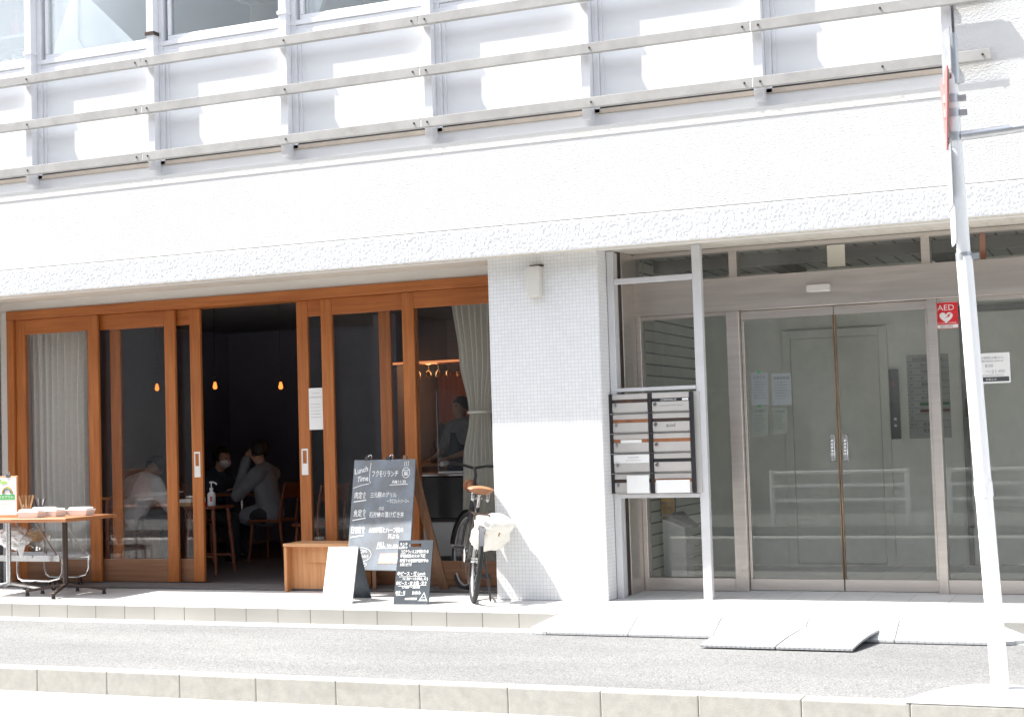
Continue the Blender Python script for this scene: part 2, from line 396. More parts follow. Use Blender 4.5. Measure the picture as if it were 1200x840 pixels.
def stroke(mb, pts, org, ex, ey, w):
    ex, ey, org = Vector(ex).normalized(), Vector(ey).normalized(), Vector(org)
    for (a, b), (c, d) in zip(pts[:-1], pts[1:]):
        dx, dy = c-a, d-b; l = math.hypot(dx, dy) or 1; nx, ny = -dy/l*w/2, dx/l*w/2
        e = w*.3; ux, uy = dx/l*e, dy/l*e
        q = [(a+nx-ux, b+ny-uy), (a-nx-ux, b-ny-uy), (c-nx+ux, d-ny+uy), (c+nx+ux, d+ny+uy)]
        mb.add([org+ex*x+ey*y for x, y in q], [(0,1,2,3)])
def scribble(mb, org, ex, ey, w, h):
    """illegible small print: a row of little strokes"""
    x = 0
    while x < w:
        k = random.uniform(.35, .95)*h
        stroke(mb, [(x, random.uniform(0, .3)*h), (x+k*.5, random.uniform(.3, 1)*h)], org, ex, ey, h*.18)
        stroke(mb, [(x, h*random.uniform(.2, .9)), (x+k*.6, h*random.uniform(.2, .9))], org, ex, ey, h*.18)
        x += k*.95

# ------------------------------------------------------------------ ground
struct(MB().box(-220, 220, -220, 220, -1.0, -.52).build('ground', ROADASPH))
struct(MB().box(-60, 60, -9.3, -3.0, -.5, -.30).build('road', ROADASPH))
struct(MB().box(-60, 60, -3.9, -2.995, -.31, -.296).build('gutter', CONCRETE))
struct(MB().prism([(-60,-2.87,-.5), (-60,-.95,-.5), (-60,-.95,-.121), (-60,-2.87,-.149)], (120,0,0)).build('pavement', SIDEASPH))
struct(MB().box(-60, 60, -.95, -.757, -.5, -.117).build('gutter_strip', CONCRETE))
mb = MB(); x = -7.977-.567*40
while x < 30:
    mb.box(x+.0008, x+.5662, -3.0, -2.868, -.5, -.145+random.uniform(-.002, .002)); x += .567
struct(mb.build('kerb', KERBM, bevel=.010, segs=3))
struct(MB().box(-60, 60, -9.3, -8.75, -.31, -.296).build('gutter', CONCRETE))
struct(MB().box(-60, 60, -14, -9.3, -.5, -.16).build('opposite_pavement', SIDEASPH))
# terrace in front of the shop and the entrance
struct(MB().box(-16, 8, -.75, .84, -.4, 0).build('terrace', PAVER, bevel=.004))
struct(MB().box(-16, 8, -.757, -.7505, -.125, -.006).build('terrace_edge', FACETILE))
mb = MB()
for k in range(5): mb.box(-10.36, -4.83, .45+k*.078, .45+k*.078+.072, .002, .02+random.uniform(-.002, .002))
struct(mb.build('deck', DECKW, bevel=.003))
struct(MB().box(-11.3, -4.2, .845, 6.6, -.3, .016).build('shop_floor', INFLOOR))
struct(MB().box(-4.15, 1.5, .845, 6.6, -.3, .004).build('lobby_floor', LOBBYF))

# ------------------------------------------------------------------ the building
B = thing('commercial_building', 'white rendered commercial building with a timber shopfront, steel entrance and railed windows above', 'building', (-5, 0, 0))
MB().box(-16, 8, -.2, .12, 2.956, 3.67).build('fascia', STUCCO, B, bevel=.008)
MB().box(-16, -1.08, -.2035, -.2002, 3.59, 3.668).build('fascia_cap', mat('stained_stucco', (.62,.612,.59), .9, var=.04, vs_=3, bs_=40, bst=.35, bd=.010, stain=((.62,.605,.56), 5, .5, .8)), B, bevel=.003)
MB().box(-16, -1.09, -.041, -.0, 3.8335, 3.851).build('gap_shade', BLACK, B)  # black strip painting in the dark gap below the panels
# roughcast band: real lumps
mb = MB(); nx, nz = 2700, 34; x0, x1 = -13.0, 3.2
vs_ = []
for j in range(nz+1):
    for i in range(nx+1):
        X = x0+(x1-x0)*i/nx; Z = 2.725+.231*j/nz
        d = .55-1.1*mnoise.voronoi(Vector((X*48, Z*48, 2.2)))[0][0]+mnoise.noise(Vector((X*100, Z*100, 7)))*.35
        e = min(1, j/2, (nz-j)/1.5)
        Y = -.2-(.005+max(-.3, d)*.0095)*e
        vs_.append((X, Y, Z+(.004*mnoise.noise(Vector((X*20, 3, 1))) if j == 0 else 0)))
fs = [(j*(nx+1)+i, j*(nx+1)+i+1, (j+1)*(nx+1)+i+1, (j+1)*(nx+1)+i) for j in range(nz) for i in range(nx)]
mb.add(vs_, fs); mb.box(x0, x1, -.195, .1, 2.74, 2.95)
mb.build('roughcast_band', ROUGH, B, smooth=True)
MB().prism([(-13,-.193,2.728), (-13,.95,2.786), (-13,.95,2.94), (-13,-.193,2.94)], (16.2,0,0)).build('soffit', SOFFIT, B)
MB().box(-16, 8, .125, 6.8, 2.96, 3.66).build('floor_slab', WHITE_PAINT, B)
MB().box(-4.81, -3.87, .03, .9, 0, 2.77).build('tiled_pillar', MOSAIC, B, bevel=.006)
MB().box(-16, -10.56, .1, .95, 0, 2.78).build('tiled_wall', MOSAIC, B)
MB().box(1.5, 8, .03, .95, 0, 2.77).build('tiled_wall', MOSAIC, B)
# upper storey
MX = [-1.136-1.363*k for k in range(9)]
PITCH = 1.363
MB().box(-16, -1.09, -.03, .1, 3.672, 3.795).build('upstand', PANEL, B)
MB().box(-16, -1.09, -.045, .1, 3.797, 3.832).build('timber_strip', mat('beige_strip', (.55,.47,.39), .8, var=.1, vs_=6), B)
mb = MB()
mb.box(-16, -1.09, -.05, .05, 4.775, 4.822); mb.box(-16, -1.09, -.036, .05, 4.824, 4.862); mb.box(-16, -1.09, -.052, .05, 4.864, 4.905)
mb.build('sill_band', FRAME_WHITE, B, bevel=.003)
MB().box(-16, 8, .0, .15, 6.45, 7.0).build('upper_wall', WHITE_PAINT, B)
MB().box(-16, 8, -.2, .15, 7.0, 9.5).build('upper_fascia', STUCCO, B)
MB().box(-1.075, 8, -.16, .12, 3.672, 6.45).build('stucco_pier', STUCCO, B)
for k, X in enumerate(MX):
    m = MB().box(X-.037, X+.037, -.12, .03, 3.74, 6.45)
    m.box(X+.038, X+.085, -.045, .03, 3.80, 6.45); m.box(X+.086, X+.115, -.02, .03, 3.84, 4.77)
    mu = m.build('mullion', FRAME_WHITE, B, bevel=.003)
    MB().box(X-.047, X+.047, -.13, -.118, 4.955, 4.985).box(X-.047, X-.0375, -.118, -.02, 4.955, 4.985).box(X+.0375, X+.047, -.118, -.046, 4.955, 4.985).build('joint_cap', DARKMETAL if k % 2 else FRAME_WHITE, mu)
    l, r_ = X-PITCH+.04, X-.04
    MB().box(l, r_, 0, .06, 3.852, 4.773).build('spandrel_panel', PANEL, B)
    w = MB().box(l+.08, r_, -.022, .03, 4.907, 4.955).box(l+.08, r_, -.022, .03, 6.40, 6.448).box(l+.08, l+.115, -.022, .03, 4.957, 6.398).box(r_-.03, r_, -.022, .03, 4.957, 6.398)
    wo = w.build('window', FRAME_WHITE, B, bevel=.003)
    MB().box(l+.116, r_-.031, .0, .006, 4.956, 6.399).build('pane', GLASS_U, wo)
# three weathered rails, jointed over every second mullion
for z in (3.85, 4.272, 4.69):
    cuts = [-13.4] + [MX[k]-.02 for k in (7, 5, 3, 1)] + [-.83]
    for a, b in zip(cuts[:-1], cuts[1:]):
        m = MB(); A, Bx = a+.004, b-.004
        m.box(A, Bx, -.235, -.229, z-.038, z+.038); m.box(A, Bx, -.2285, -.185, z-.038, z-.032); m.box(A, Bx, -.2285, -.20, z+.033, z+.038)
        ro = m.build('rail', ALU, B, bevel=.0015)
        for q in (A+.055, Bx-.055, (A+Bx)/2+.1): MB().cyl((q, -.2365, z), (q, -.243, z), .009, .007, 8).build('bolt', DARKMETAL, ro)
        for X in MX:
            if A < X < Bx: MB().box(X-.03, X+.03, -.1845, -.1215, z-.03, z+.03).build('bracket', FRAME_WHITE, ro)
# rooms behind the upper windows
LIGHTIN = mat('pale_room_wall', (.92,.94,.95), .85, var=.03)
MB().box(-14, 2, 3.4, 3.5, 3.67, 6.4).build('room_wall', mat('grey_room_wall', (.4,.41,.39), .9, var=.05), B)
MB().box(-14, 2, .16, 3.4, 6.3, 6.44).build('room_ceiling', tiles('ceiling_grid', (.42,.43,.41), (.2,.2,.2), (.12,.12,.12), .012, .8, axes='xy'), B)
MB().box(-9.14, -9.08, .1, 3.3, 3.67, 6.25).build('partition', LIGHTIN, B)
MB().box(-6.52, -6.46, .1, 3.3, 3.67, 6.25).build('partition', LIGHTIN, B)
P = lambda px, py, Y: PY(px, py, Y)
MB().prism([P(64,90,.10), P(64,-60,.10), P(90,-60,.10), P(90,45,.10), P(100,62,.10), P(92,90,.10)], (0,.02,0)).build('stair_panel', LIGHTIN, B)
MB().prism([P(92,90,.145), P(92,-2,.145), P(95,-2,.145), P(158,62,.145), P(150,90,.145)], (0,.05,0)).build('stair_panel', LIGHTIN, B)
MB().prism([P(90,-4,.125), P(102,-4,.125), P(168,60,.125), P(155,62,.125)], (0,.012,0)).build('stair_string', LIGHTIN, B)
MB().box(-5.1, -2.6, .12, .13, 3.67, 6.2).build('blind', LIGHTIN, B)
MB().prism([P(340,60,.12), P(340,-40,.12), P(392,-40,.12), P(372,20,.12), P(366,60,.12)], (0,.05,0)).build('blind', LIGHTIN, B)

# ---- timber shopfront
CREAM = mat('cream_frame_paint', (.66,.63,.59), .6, var=.03, vs_=3)
MB().box(-10.46, -4.815, .76, .86, 2.69, 2.782).build('lintel', CREAM, B, bevel=.003)
MB().box(-10.46, -10.37, .76, .86, 0, 2.688).build('door_jamb', CREAM, B, bevel=.003)
MB().box(-10.368, -4.815, .735, .985, 2.60, 2.688).build('door_head', OAK_H, B, bevel=.004)
MB().box(-10.368, -10.285, .74, .985, .02, 2.598).build('door_jamb', OAK_V, B, bevel=.003)
MB().box(-4.97, -4.815, .74, .985, .02, 2.598).build('door_jamb', OAK_V, B, bevel=.003)
def sliding_door(x0, x1, y, handle=None):
    d = MB()
    d.box(x0, x0+.118, y-.018, y+.018, .024, 2.598); d.box(x1-.118, x1, y-.018, y+.018, .024, 2.598)
    do = d.build('sliding_door', OAK_V, B, bevel=.004)
    MB().box(x0+.1185, x1-.1185, y-.016, y+.016, 2.452, 2.598).build('top_rail', OAK_H, do, bevel=.003)
    MB().box(x0+.1185, x1-.1185, y-.016, y+.016, .024, .238).build('bottom_rail', OAK_W, do, bevel=.003)
    MB().box(x0+.112, x1-.112, y-.003, y+.003, .235, 2.455).build('pane', GLASS, do)
    if handle:
        hx = x0+.06 if handle == 'l' else x1-.055
        m = MB()
        for a, b, c, e in ((-.034,.034,.0,.105), (-.034,.034,.222,.24), (-.034,-.021,.1055,.2215), (.021,.034,.1055,.2215)):
            m.box(hx+a, hx+b, y-.0215, y-.0185, 1.005+c, 1.005+e)
        m.build('handle', mat('white_pull_plate', (.74,.72,.69), .4, var=.05), do)
sliding_door(-10.28, -9.28, .79); sliding_door(-9.45, -8.425, .845); sliding_door(-9.22, -8.175, .90, 'r')
sliding_door(-7.118, -6.15, .90, 'l'); sliding_door(-6.83, -5.86, .845); sliding_door(-5.975, -4.975, .79)
# shop interior
MB().box(-11.35, -11.25, .99, 6.6, 0, 2.95).build('shop_wall', INWALL, B)
MB().box(-11.25, -4.6, 6.0, 6.1, 0, 2.95).build('shop_wall', INWALL, B)
MB().box(-4.55, -4.45, .91, 6.0, 0, 2.95).build('shop_wall', INWALL, B)
MB().box(-11.25, -4.55, .99, 6.0, 2.79, 2.9).build('shop_ceiling', INCEIL, B)
MB().box(-8.3, -8.0, 4.6, 6.0, .02, 2.78).build('shop_wall', INWALL, B)

# ---- steel and glass entrance
MB().box(-3.87, 1.5, .80, .96, 2.256, 2.53).build('steel_header', STEEL, B, bevel=.003)
MB().box(-3.87, 1.5, .83, .95, 2.742, 2.775).build('steel_head', STEEL, B)
for a, b in ((-3.02, -2.955), (-1.50, -1.435), (.1, .165)):
    MB().box(a, b, .82, .94, 2.531, 2.741).build('transom_post', STEEL, B, bevel=.002)
for a, b in ((-3.865, -3.021), (-2.954, -1.501), (-1.434, .099), (.166, 1.49)):
    MB().box(a, b, .88, .886, 2.53, 2.742).build('transom_pane', GLASS_D, B)
MB().box(-3.06, -2.955, .82, .96, 0, 2.255).build('entrance_post', STEEL, B, bevel=.003)
MB().box(-1.475, -1.405, .82, .96, 0, 2.255).build('entrance_post', STEEL, B, bevel=.003)
m = MB().box(-3.868, -3.83, .5, .96, 0, 2.77)
m.box(-3.829, -3.79, .83, .95, 0, 2.255); m.build('entrance_jamb', STEEL, B, bevel=.003)
MB().box(-3.866, -3.836, .42, .495, 0, 2.77).build('entrance_jamb', DARKMETAL, B)
for a, b in ((-3.789, -3.061), (-1.404, .2), (.26, 1.5)):
    s = MB().box(a, b, .83, .95, .003, .105).build('sidelight', STEEL, B, bevel=.002)
    MB().box(a, b, .86, .92, 2.225, 2.254).build('top_bar', STEEL, s, bevel=.002)
    MB().box(a, b, .885, .893, .105, 2.225).build('pane', GLASS_D, s)
MB().box(.2, .26, .82, .96, 0, 2.255).build('entrance_post', STEEL, B)
for a, b, s in ((-2.952, -2.206, 1), (-2.196, -1.478, -1)):
    d = MB().box(a, b, .875, .915, .008, .098).box(a, b, .875, .915, 2.185, 2.25)
    q = a if s > 0 else b
    d.box(q, q+s*.022, .88, .91, .099, 2.184)
    do = d.build('entrance_door', STEEL, B, bevel=.002)
    MB().box(min(a, b)+.004, max(a, b)-.004, .892, .899, .098, 2.185).build('pane', GLASS_D, do)
    e = b if s > 0 else a
    MB().box(e-s*.008, e, .882, .908, .099, 2.184).build('edge_strip', RUST, do)
    hx = e-s*.045
    h = MB().box(hx-.022, hx+.022, .862, .892, 1.025, 1.235).build('handle', CHROME, do, bevel=.006, smooth=True)
    t = MB()
    for z in range(5): t.box(hx-.007, hx+.007, .8612, .8618, 1.075+z*.026, 1.075+z*.026+.015)
    t.build('handle_lettering', PAPER, h)
MB().box(-1.07, -1.03, .90, .94, 2.53, 2.742).build('orange_bar', ORANGE, B)
MB().box(-2.23, -2.09, .868, .876, 2.56, 2.735).build('transom_plate', mat('cream_plate', (.58,.56,.48), .6, var=.1), B)
# lobby
SIDING = tiles('lobby_siding', (.86,.87,.80), (.14,.145,.14), (9,9,.1), .014, .7, .06, axes='z', bst=1, bd=.01)
MB().box(-4.12, -3.99, .97, 3.2, 0, 2.95).build('lobby_siding', SIDING, B)
MB().box(-4.12, 1.6, 3.2, 3.32, 0, 2.95).build('lobby_wall', LOBBYW, B)
MB().box(1.5, 1.6, .96, 3.2, 0, 2.95).build('lobby_wall', LOBBYW, B)
MB().box(-3.985, 1.5, .97, 3.2, 2.80, 2.92).build('lobby_ceiling', tiles('lobby_ceiling_tile', (.42,.42,.40), (.05,.05,.05), (.16,.9,.9), .02, .8, axes='xy'), B)
MB().box(-3.9, 1.4, 1.6, 1.7, 2.70, 2.798).box(-3.0, -2.85, 1.701, 3.1, 2.72, 2.798).box(-1.6, -1.45, 1.701, 3.1, 2.72, 2.798).build('lobby_beam', mat('dark_beam', (.11,.11,.105), .8), B)
m = MB().box(-3.045, -2.64, 3.17, 3.198, .02, 2.135).box(-2.63, -2.225, 3.17, 3.198, .02, 2.135)
ev = m.build('elevator_door', ELEV, B, bevel=.004)
MB().box(-3.13, -3.05, 3.15, 3.199, .0, 2.22).box(-2.22, -2.14, 3.15, 3.199, .0, 2.22).box(-3.049, -2.221, 3.15, 3.199, 2.14, 2.22).build('elevator_frame', ELEV, B, bevel=.004)
d = MB().box(-1.44, -.60, 3.165, 3.198, .01, 2.30).build('lobby_door', LOBBYW, B, bevel=.003)
m = MB()
for z in (.35, 1.35, 2.05): m.box(-1.465, -1.43, 3.15, 3.164, z, z+.16)
m.build('hinge', DARKMETAL, d)
MB().box(-1.49, -1.447, 3.16, 3.199, 0, 2.36).box(-.59, -.55, 3.16, 3.199, 0, 2.36).box(-1.446, -.591, 3.16, 3.199, 2.31, 2.36).build('lobby_door_frame', mat('grey_door_frame', (.22,.225,.21), .6), B)
# far side of the street, seen only as reflections
O = thing('opposite_building', 'dark tiled building standing across the street, mirrored in the shop glass', 'building', (0, -14, -.16))
MB().box(-34, 26, -24, -13.9, -.16, 8.2).build('wall', OPPTILE, O)
m = MB()
for k in range(14):
    X = -32+k*4.2
    w = MB().box(X, X+2.6, -13.898, -13.86, 3.6, 5.6).build('window', DARKMETAL, O)
    MB().box(X+.08, X+2.52, -13.859, -13.85, 3.68, 5.52).build('pane', mat('street_glass', (.03,.035,.04), .1), w) if k == 0 else None
    w2 = MB().box(X+.2, X+2.4, -13.898, -13.88, .05, 2.4).build('shutter', mat('dark_shutter', (.16,.165,.17), .6) if k == 0 else bpy.data.materials['dark_shutter'], O)
G = thing('pipe_fence', 'white pipe guard fence along the far kerb, mirrored in the entrance doors', 'fence', (-4, -9.7, -.16))
m = MB()
for a in (-5.2, -2.6, 0, 2.6):
    p = MB().cyl((a, -9.7, -.16), (a, -9.7, .66), .038).cyl((a+2.0, -9.7, -.16), (a+2.0, -9.7, .66), .038).build('post', POLEW, G, smooth=True)
    m = MB()
    for z in (.2, .42, .62): m.cyl((a, -9.7, z), (a+2.0, -9.7, z), .024)
    m.build('rail', POLEW, G, smooth=True)

# ------------------------------------------------------------------ fittings on the front
t = thing('wall_lamp', 'beige box lamp fixed high on the white tiled pillar', 'wall lamp', (-4.385, .03, 2.39))
MB().box(-4.44, -4.33, -.06, .029, 2.40, 2.64).build('lamp_shade', mat('beige_lamp', (.60,.575,.52), .5, var=.04), t, bevel=.006)
MB().box(-4.43, -4.32, -.0, .0295, 2.643, 2.655).build('top_cap', DARKMETAL, t)
tag(MB().box(-2.39, -2.20, .765, .799, 2.365, 2.425).build('motion_sensor', mat('grey_sensor', (.62,.60,.58), .4), None, bevel=.008, smooth=True), 'small grey sensor bar on the steel header above the glass doors', 'sensor')
t = thing('downpipe', 'pale grey downpipe in the corner beside the shopfront frame', 'pipe', (-10.5, .7, 0))
MB().cyl((-10.505, .70, 0), (-10.505, .70, 2.76), .028).build('pipe', STEEL_P, t, smooth=True)
m = MB()
for z in (.4, 1.5, 2.5): m.box(-10.545, -10.47, .66, .76, z, z+.025)
m.build('clamp', GALV, t)

# ------------------------------------------------------------------ letter boxes in their steel stand
S = thing('mailbox_stand', 'grey steel post frame standing between tiled pillar and entrance glass', 'mailbox stand', (-3.5, .3, 0))
FY0, FY1 = .235, .295
MB().box(-3.866, -3.812, FY0, FY1, 0, 2.745).build('post', STEEL_P, S, bevel=.003)
MB().box(-3.165, -3.095, FY0, FY1, 0, 2.745).build('post', STEEL_P, S, bevel=.003)
MB().box(-3.864, -3.83, .36, .40, 0, 2.745).build('post', STEEL_P, S, bevel=.003)
MB().box(-3.811, -3.166, FY0+.005, FY1-.005, 2.478, 2.522).build('crossbar', STEEL_P, S, bevel=.003)
MB().box(-3.811, -3.166, FY0-.01, .42, 1.622, 1.652).build('shelf', STEEL_P, S, bevel=.003)
MB().box(-3.811, -3.166, FY0-.01, .42, .786, .818).build('shelf', STEEL_P, S, bevel=.003)
U = thing('mailbox_bank', 'bank of ten brushed letter boxes held in a grey post frame', 'mailboxes', (-3.5, .3, .82))
X0, X1, Z0, Z1 = -3.868, -3.20, .822, 1.605
YF = .20
MBOX = mat('mailbox_steel', (.60,.575,.55), .45, .5, var=.05, vs_=5)
MB().box(X0+.002, X1+.06, YF+.022, .43, Z0, Z1).build('cabinet', mat('mailbox_cabinet', (.50,.49,.47), .5, .3), U, bevel=.003)
for a in (X0-.006, (X0+X1)/2-.014, X1-.012):
    MB().box(a, a+.028, YF-.006, YF+.021, Z0, Z1).build('upright', BLACK, U, bevel=.002)
rows = 5; ph = (Z1-Z0)/rows; pw = (X1-X0)/2
slotcol = [[DARKMETAL, LEATHER, LEATHER, DARKMETAL, DARKMETAL], [BLACK, DARKMETAL, LEATHER, BLACK, LEATHER]]
EX, EZ = (1,0,0), (0,0,1)
for c in range(2):
    for r in range(rows):
        a = X0+c*pw+(.024 if c == 0 else .018); b = X0+(c+1)*pw-(.018 if c == 0 else .016)
        zt = Z1-r*ph; zb = zt-ph
        d = MB().box(a, b, YF, YF+.02, zb+.012, zb+.085).build('box_door', MBOX, U, bevel=.002)
        MB().cyl((a+.028, YF-.0005, zb+.066), (a+.028, YF-.016, zb+.066), .017, .014, 16).cyl((a+.028, YF-.0165, zb+.066), (a+.028, YF-.02, zb+.066), .006).build('lock', CHROME, d, smooth=True)
        f = MB().box(a, b, YF+.004, YF+.02, zb+.086, zb+.112).build('slot', slotcol[c][r], U)
        MB().box(a, b, YF+.002, YF+.02, zb+.113, zb+.150).build('flap', MBOX, U, bevel=.002)
        MB().box(a-.02, b+.012, YF-.012, YF-.007, zb-.002, zb+.002).build('ledge_strip', CHROME, U)
        m = MB()
        if (c, r) == (1, 0):
            write(m, 'COMMON ST', .022, (a+.07, YF+.003, zb+.091), EX, EZ, width=.13); m.build('lettering', PAPER, f)
            MB().box(b-.055, b-.005, YF+.0012, YF+.0038, zb+.091, zb+.107).build('name_card', PAPER, f)
            m = MB(); write(m, 't a m a d a r c h i t e c t', .017, (a+.06, YF-.001, zb+.05), EX, EZ, width=.19); m.build('lettering', INK, d)
        if (c, r) == (1, 1): write(m, 'quod', .042, (a+.11, YF-.001, zb+.045), EX, EZ, width=.073); m.build('lettering', INK, d)
        if (c, r) == (0, 2): MB().box(a+.06, b-.06, YF+.001, YF+.0035, zb+.084, zb+.108).build('name_card', PAPER, f)
        if (c, r) == (0, 0): write(m, 'studio', .02, (a+.12, YF+.003, zb+.092), EX, EZ); m.build('lettering', LEATHER, f)
        if (c, r) == (0, 1): write(m, 'atelier', .02, (a+.11, YF+.003, zb+.092), EX, EZ); m.build('lettering', INK, f)
        if (c, r) == (0, 3):
            k = MB().box(a, b, YF-.003, YF-.0012, zb+.083, zb+.149).build('name_card', PAPER, d)
            m = MB(); scribble(m, (a+.12, YF-.0045, zb+.12), EX, EZ, .08, .012); scribble(m, (a+.1, YF-.0045, zb+.1), EX, EZ, .13, .008); m.build('lettering', INKG, k)
for x0, x1, z0, z1, lab in ((-3.735, -3.55, .83, .955, 'pair'), (-3.505, -3.22, .83, .915, 'one')):
    pass
tag(MB().box(-3.735, -3.553, YF-.026, YF-.022, .826, .965).prism([(-3.66,YF-.0265,.966),(-3.655,YF-.0265,.966),(-3.655,YF-.0265,.90),(-3.66,YF-.0265,.90)], (0,-.0015,0)).build('leaflet', PAPER), 'white leaflet pushed into the bottom mailbox of the outer column by the pillar', 'leaflet')
tag(MB().box(-3.495, -3.225, YF-.026, YF-.022, .826, .925).build('leaflet', PAPER), 'wide white leaflet covering the bottom mailbox beside the entrance glass', 'leaflet')

# ------------------------------------------------------------------ notices and signs at the entrance
def board(name, label, cat, x0, x1, y, z0, z1, m_, th=.004, group=None):
    t = thing(name, label, cat, ((x0+x1)/2, y, z0), group=group)
    MB().box(x0, x1, y-th, y, z0, z1).build('sheet', m_, t); return t
t = board('aed_sign', 'red square AED sign with a white heart beside the glass doors', 'sign', -1.43, -1.252, .884, 2.025, 2.225, RED)
m = MB(); write(m, 'AED', .062, (-1.341, .878, 2.165), EX, EZ, width=.125, align='c')
m.build('lettering', PAPER, t); m = MB(); hp = []
for i in range(40):
    a = 2*math.pi*i/40; hp.append((16*math.sin(a)**3, 13*math.cos(a)-5*math.cos(2*a)-2*math.cos(3*a)-math.cos(4*a)))
m.prism([(-1.341+x*.0031, .8785, 2.112+y*.0031) for x, y in hp], (0,.001,0))
m.build('heart', PAPER, t)
m = MB(); scribble(m, (-1.42, .8785, 2.062), EX, EZ, .15, .012); m.build('lettering', PAPER, t)
m = MB(); m.prism([(-1.35,.8775,2.105),(-1.325,.8775,2.122),(-1.333,.8775,2.128),(-1.30,.8775,2.142),(-1.318,.8775,2.122),(-1.31,.8775,2.117)], (0,.0008,0)); m.build('lightning', RED, t)
MB().box(-1.428, -1.254, .879, .8798, 2.028, 2.054).build('strip', PAPER, t)
m = MB(); write(m, 'SECOM', .026, (-1.341, .8775, 2.032), EX, EZ, width=.09, align='c'); m.build('lettering', INK, t)
t = board('glass_notice', 'white notice with a dark footer stuck on the side glass behind the signpost', 'notice', -1.175, -.890, .884, 1.59, 1.82, PAPER)
m = MB()
write(m, '扉の開閉は静かに', .022, (-1.03, .8785, 1.775), EX, EZ, width=.2, align='c'); scribble(m, (-1.14, .8785, 1.752), EX, EZ, .2, .014)
write(m, '8:00', .034, (-1.07, .8785, 1.712), EX, EZ, wob=.05); write(m, '～21:00', .034, (-1.07, .8785, 1.668), EX, EZ, width=.14, wob=.05); scribble(m, (-1.1, .8785, 1.646), EX, EZ, .16, .010)
m.build('lettering', INKG, t); MB().box(-1.165, -.90, .8785, .8797, 1.603, 1.638).build('strip', INK, t)
m = MB(); write(m, 'お知らせ', .02, (-1.03, .8772, 1.612), EX, EZ, align='c'); m.build('lettering', PAPER, t)
sheets = [(880, 437, 927, 474, 'grey printed notice taped inside the left glass door, the one next to the door post'), (904, 438, 928, 474, 'grey printed notice with a boxed plan inside the glass door'),
          (881, 477, 901, 511, 'lower notice under green tape inside the left glass door'), (905, 478, 923, 508, 'faint lower notice without tape inside the left glass door')]
for i, (a, b, c, d_, lab) in enumerate(sheets):
    if i == 0: c = 901
    p0 = PY(a, b, .935); p1 = PY(c, d_, .935)
    t = board('door_notice', lab, 'notice', p0.x, p1.x, .935, p1.z, p0.z, PAPERG if i < 2 else mat('faint_sheet', (.40,.42,.38), .8), .0015, 'notices taped to the glass door')
    m = MB(); w = p1.x-p0.x; h = p0.z-p1.z
    write(m, ('お知らせ', '避難経路図', '利用案内', '注意事項')[i], h*.1, ((p0.x+p1.x)/2, .933, p0.z-h*.18), EX, EZ, align='c')
    for k in range(7): scribble(m, (p0.x+w*.12, .933, p0.z-h*(.3+.085*k)), EX, EZ, w*random.uniform(.5, .8), h*.035)
    m.build('lettering', INK, t)
    if i in (0, 2): MB().box(p0.x+w*.35, p0.x+w*.6, .9315, .9333, p0.z-h*.03, p0.z+h*.07).build('tape', GREEN, t)
t = board('information_board', 'floor directory board headed INFORMATION on the lobby wall', 'sign', -1.975, -1.60, 3.196, 1.165, 1.935, mat('directory_plate', (.42,.44,.43), .5), .008)
m = MB(); write(m, 'INFORMATION', .042, (-1.79, 3.186, 1.88), EX, EZ, width=.26, align='c')
rowsI = [('6F', '&co.'), ('5F', 'TAKEUCHI'), ('4F', 'V'), ('4F', '事務所'), ('3F', '― ― ― ―'), ('2F', 'BOX'), ('2F', ''), ('1F', ''), ('1F', ''), ('B1F', '倉庫'), ('', '管理室')]
for k, (a, b) in enumerate(rowsI):
    z = 1.83-k*.061
    if a: write(m, a, .034, (-1.955, 3.186, z), EX, EZ)
    if b: write(m, b, .038, (-1.85, 3.186, z), EX, EZ)
    m.box(-1.975, -1.60, 3.1865, 3.1875, z+.043, z+.046)
m.build('lettering', INK, t)
MB().box(-1.87, -1.605, 3.1855, 3.187, 1.465, 1.495).build('strip', mat('sign_green', (.07,.17,.08), .6), t)
MB().box(-1.87, -1.605, 3.1855, 3.187, 1.403, 1.433).build('strip', mat('sign_brown', (.16,.06,.04), .6), t)
t = thing('lift_panel', 'tall black lift call panel on the lobby wall', 'call panel', (-2.09, 3.19, 1.165))
MB().box(-2.135, -2.045, 3.135, 3.148, 1.165, 1.81).build('plate', BLACK, t, bevel=.004)
m = MB(); write(m, '5', .05, (-2.105, 3.1335, 1.66), EX, EZ); m.build('lettering', RED, t)
MB().cyl((-2.09, 3.1345, 1.35), (-2.09, 3.128, 1.35), .013).build('button', GALV, t); MB().cyl((-2.09, 3.1345, 1.29), (-2.09, 3.128, 1.29), .013).build('button', GALV, t)
t = thing('lobby_cabinet', 'white slant topped cabinet standing in the lobby behind the mailboxes', 'cabinet', (-3.68, 1.3, 0))
a, b, c, d_ = PY(776, 607, 1.2), PY(803, 618, 1.2), PY(805, 671, 1.2), PY(777, 671, 1.2)
MB().prism([(a.x,1.2,a.z), (b.x,1.2,b.z), (c.x,1.2,.02), (a.x,1.2,.02)], (0,.22,0)).build('body', PLASTICW, t, bevel=.006)
MB().box(a.x, c.x, 1.19, 1.42, .004, .019).build('plinth', BLACK, t)
a, b = PY(775, 584, 1.5), PY(791, 606, 1.5)
t = thing('yellow_notice', 'yellow notice board standing behind the white lobby cabinet', 'notice', (a.x, 1.52, b.z))
MB().box(a.x, b.x, 1.49, 1.50, b.z, a.z+.1).build('sheet', YELLOW, t); MB().box(a.x-.01, b.x+.01, 1.502, 1.512, b.z-.01, a.z+.11).build('backing', BLACK, t)
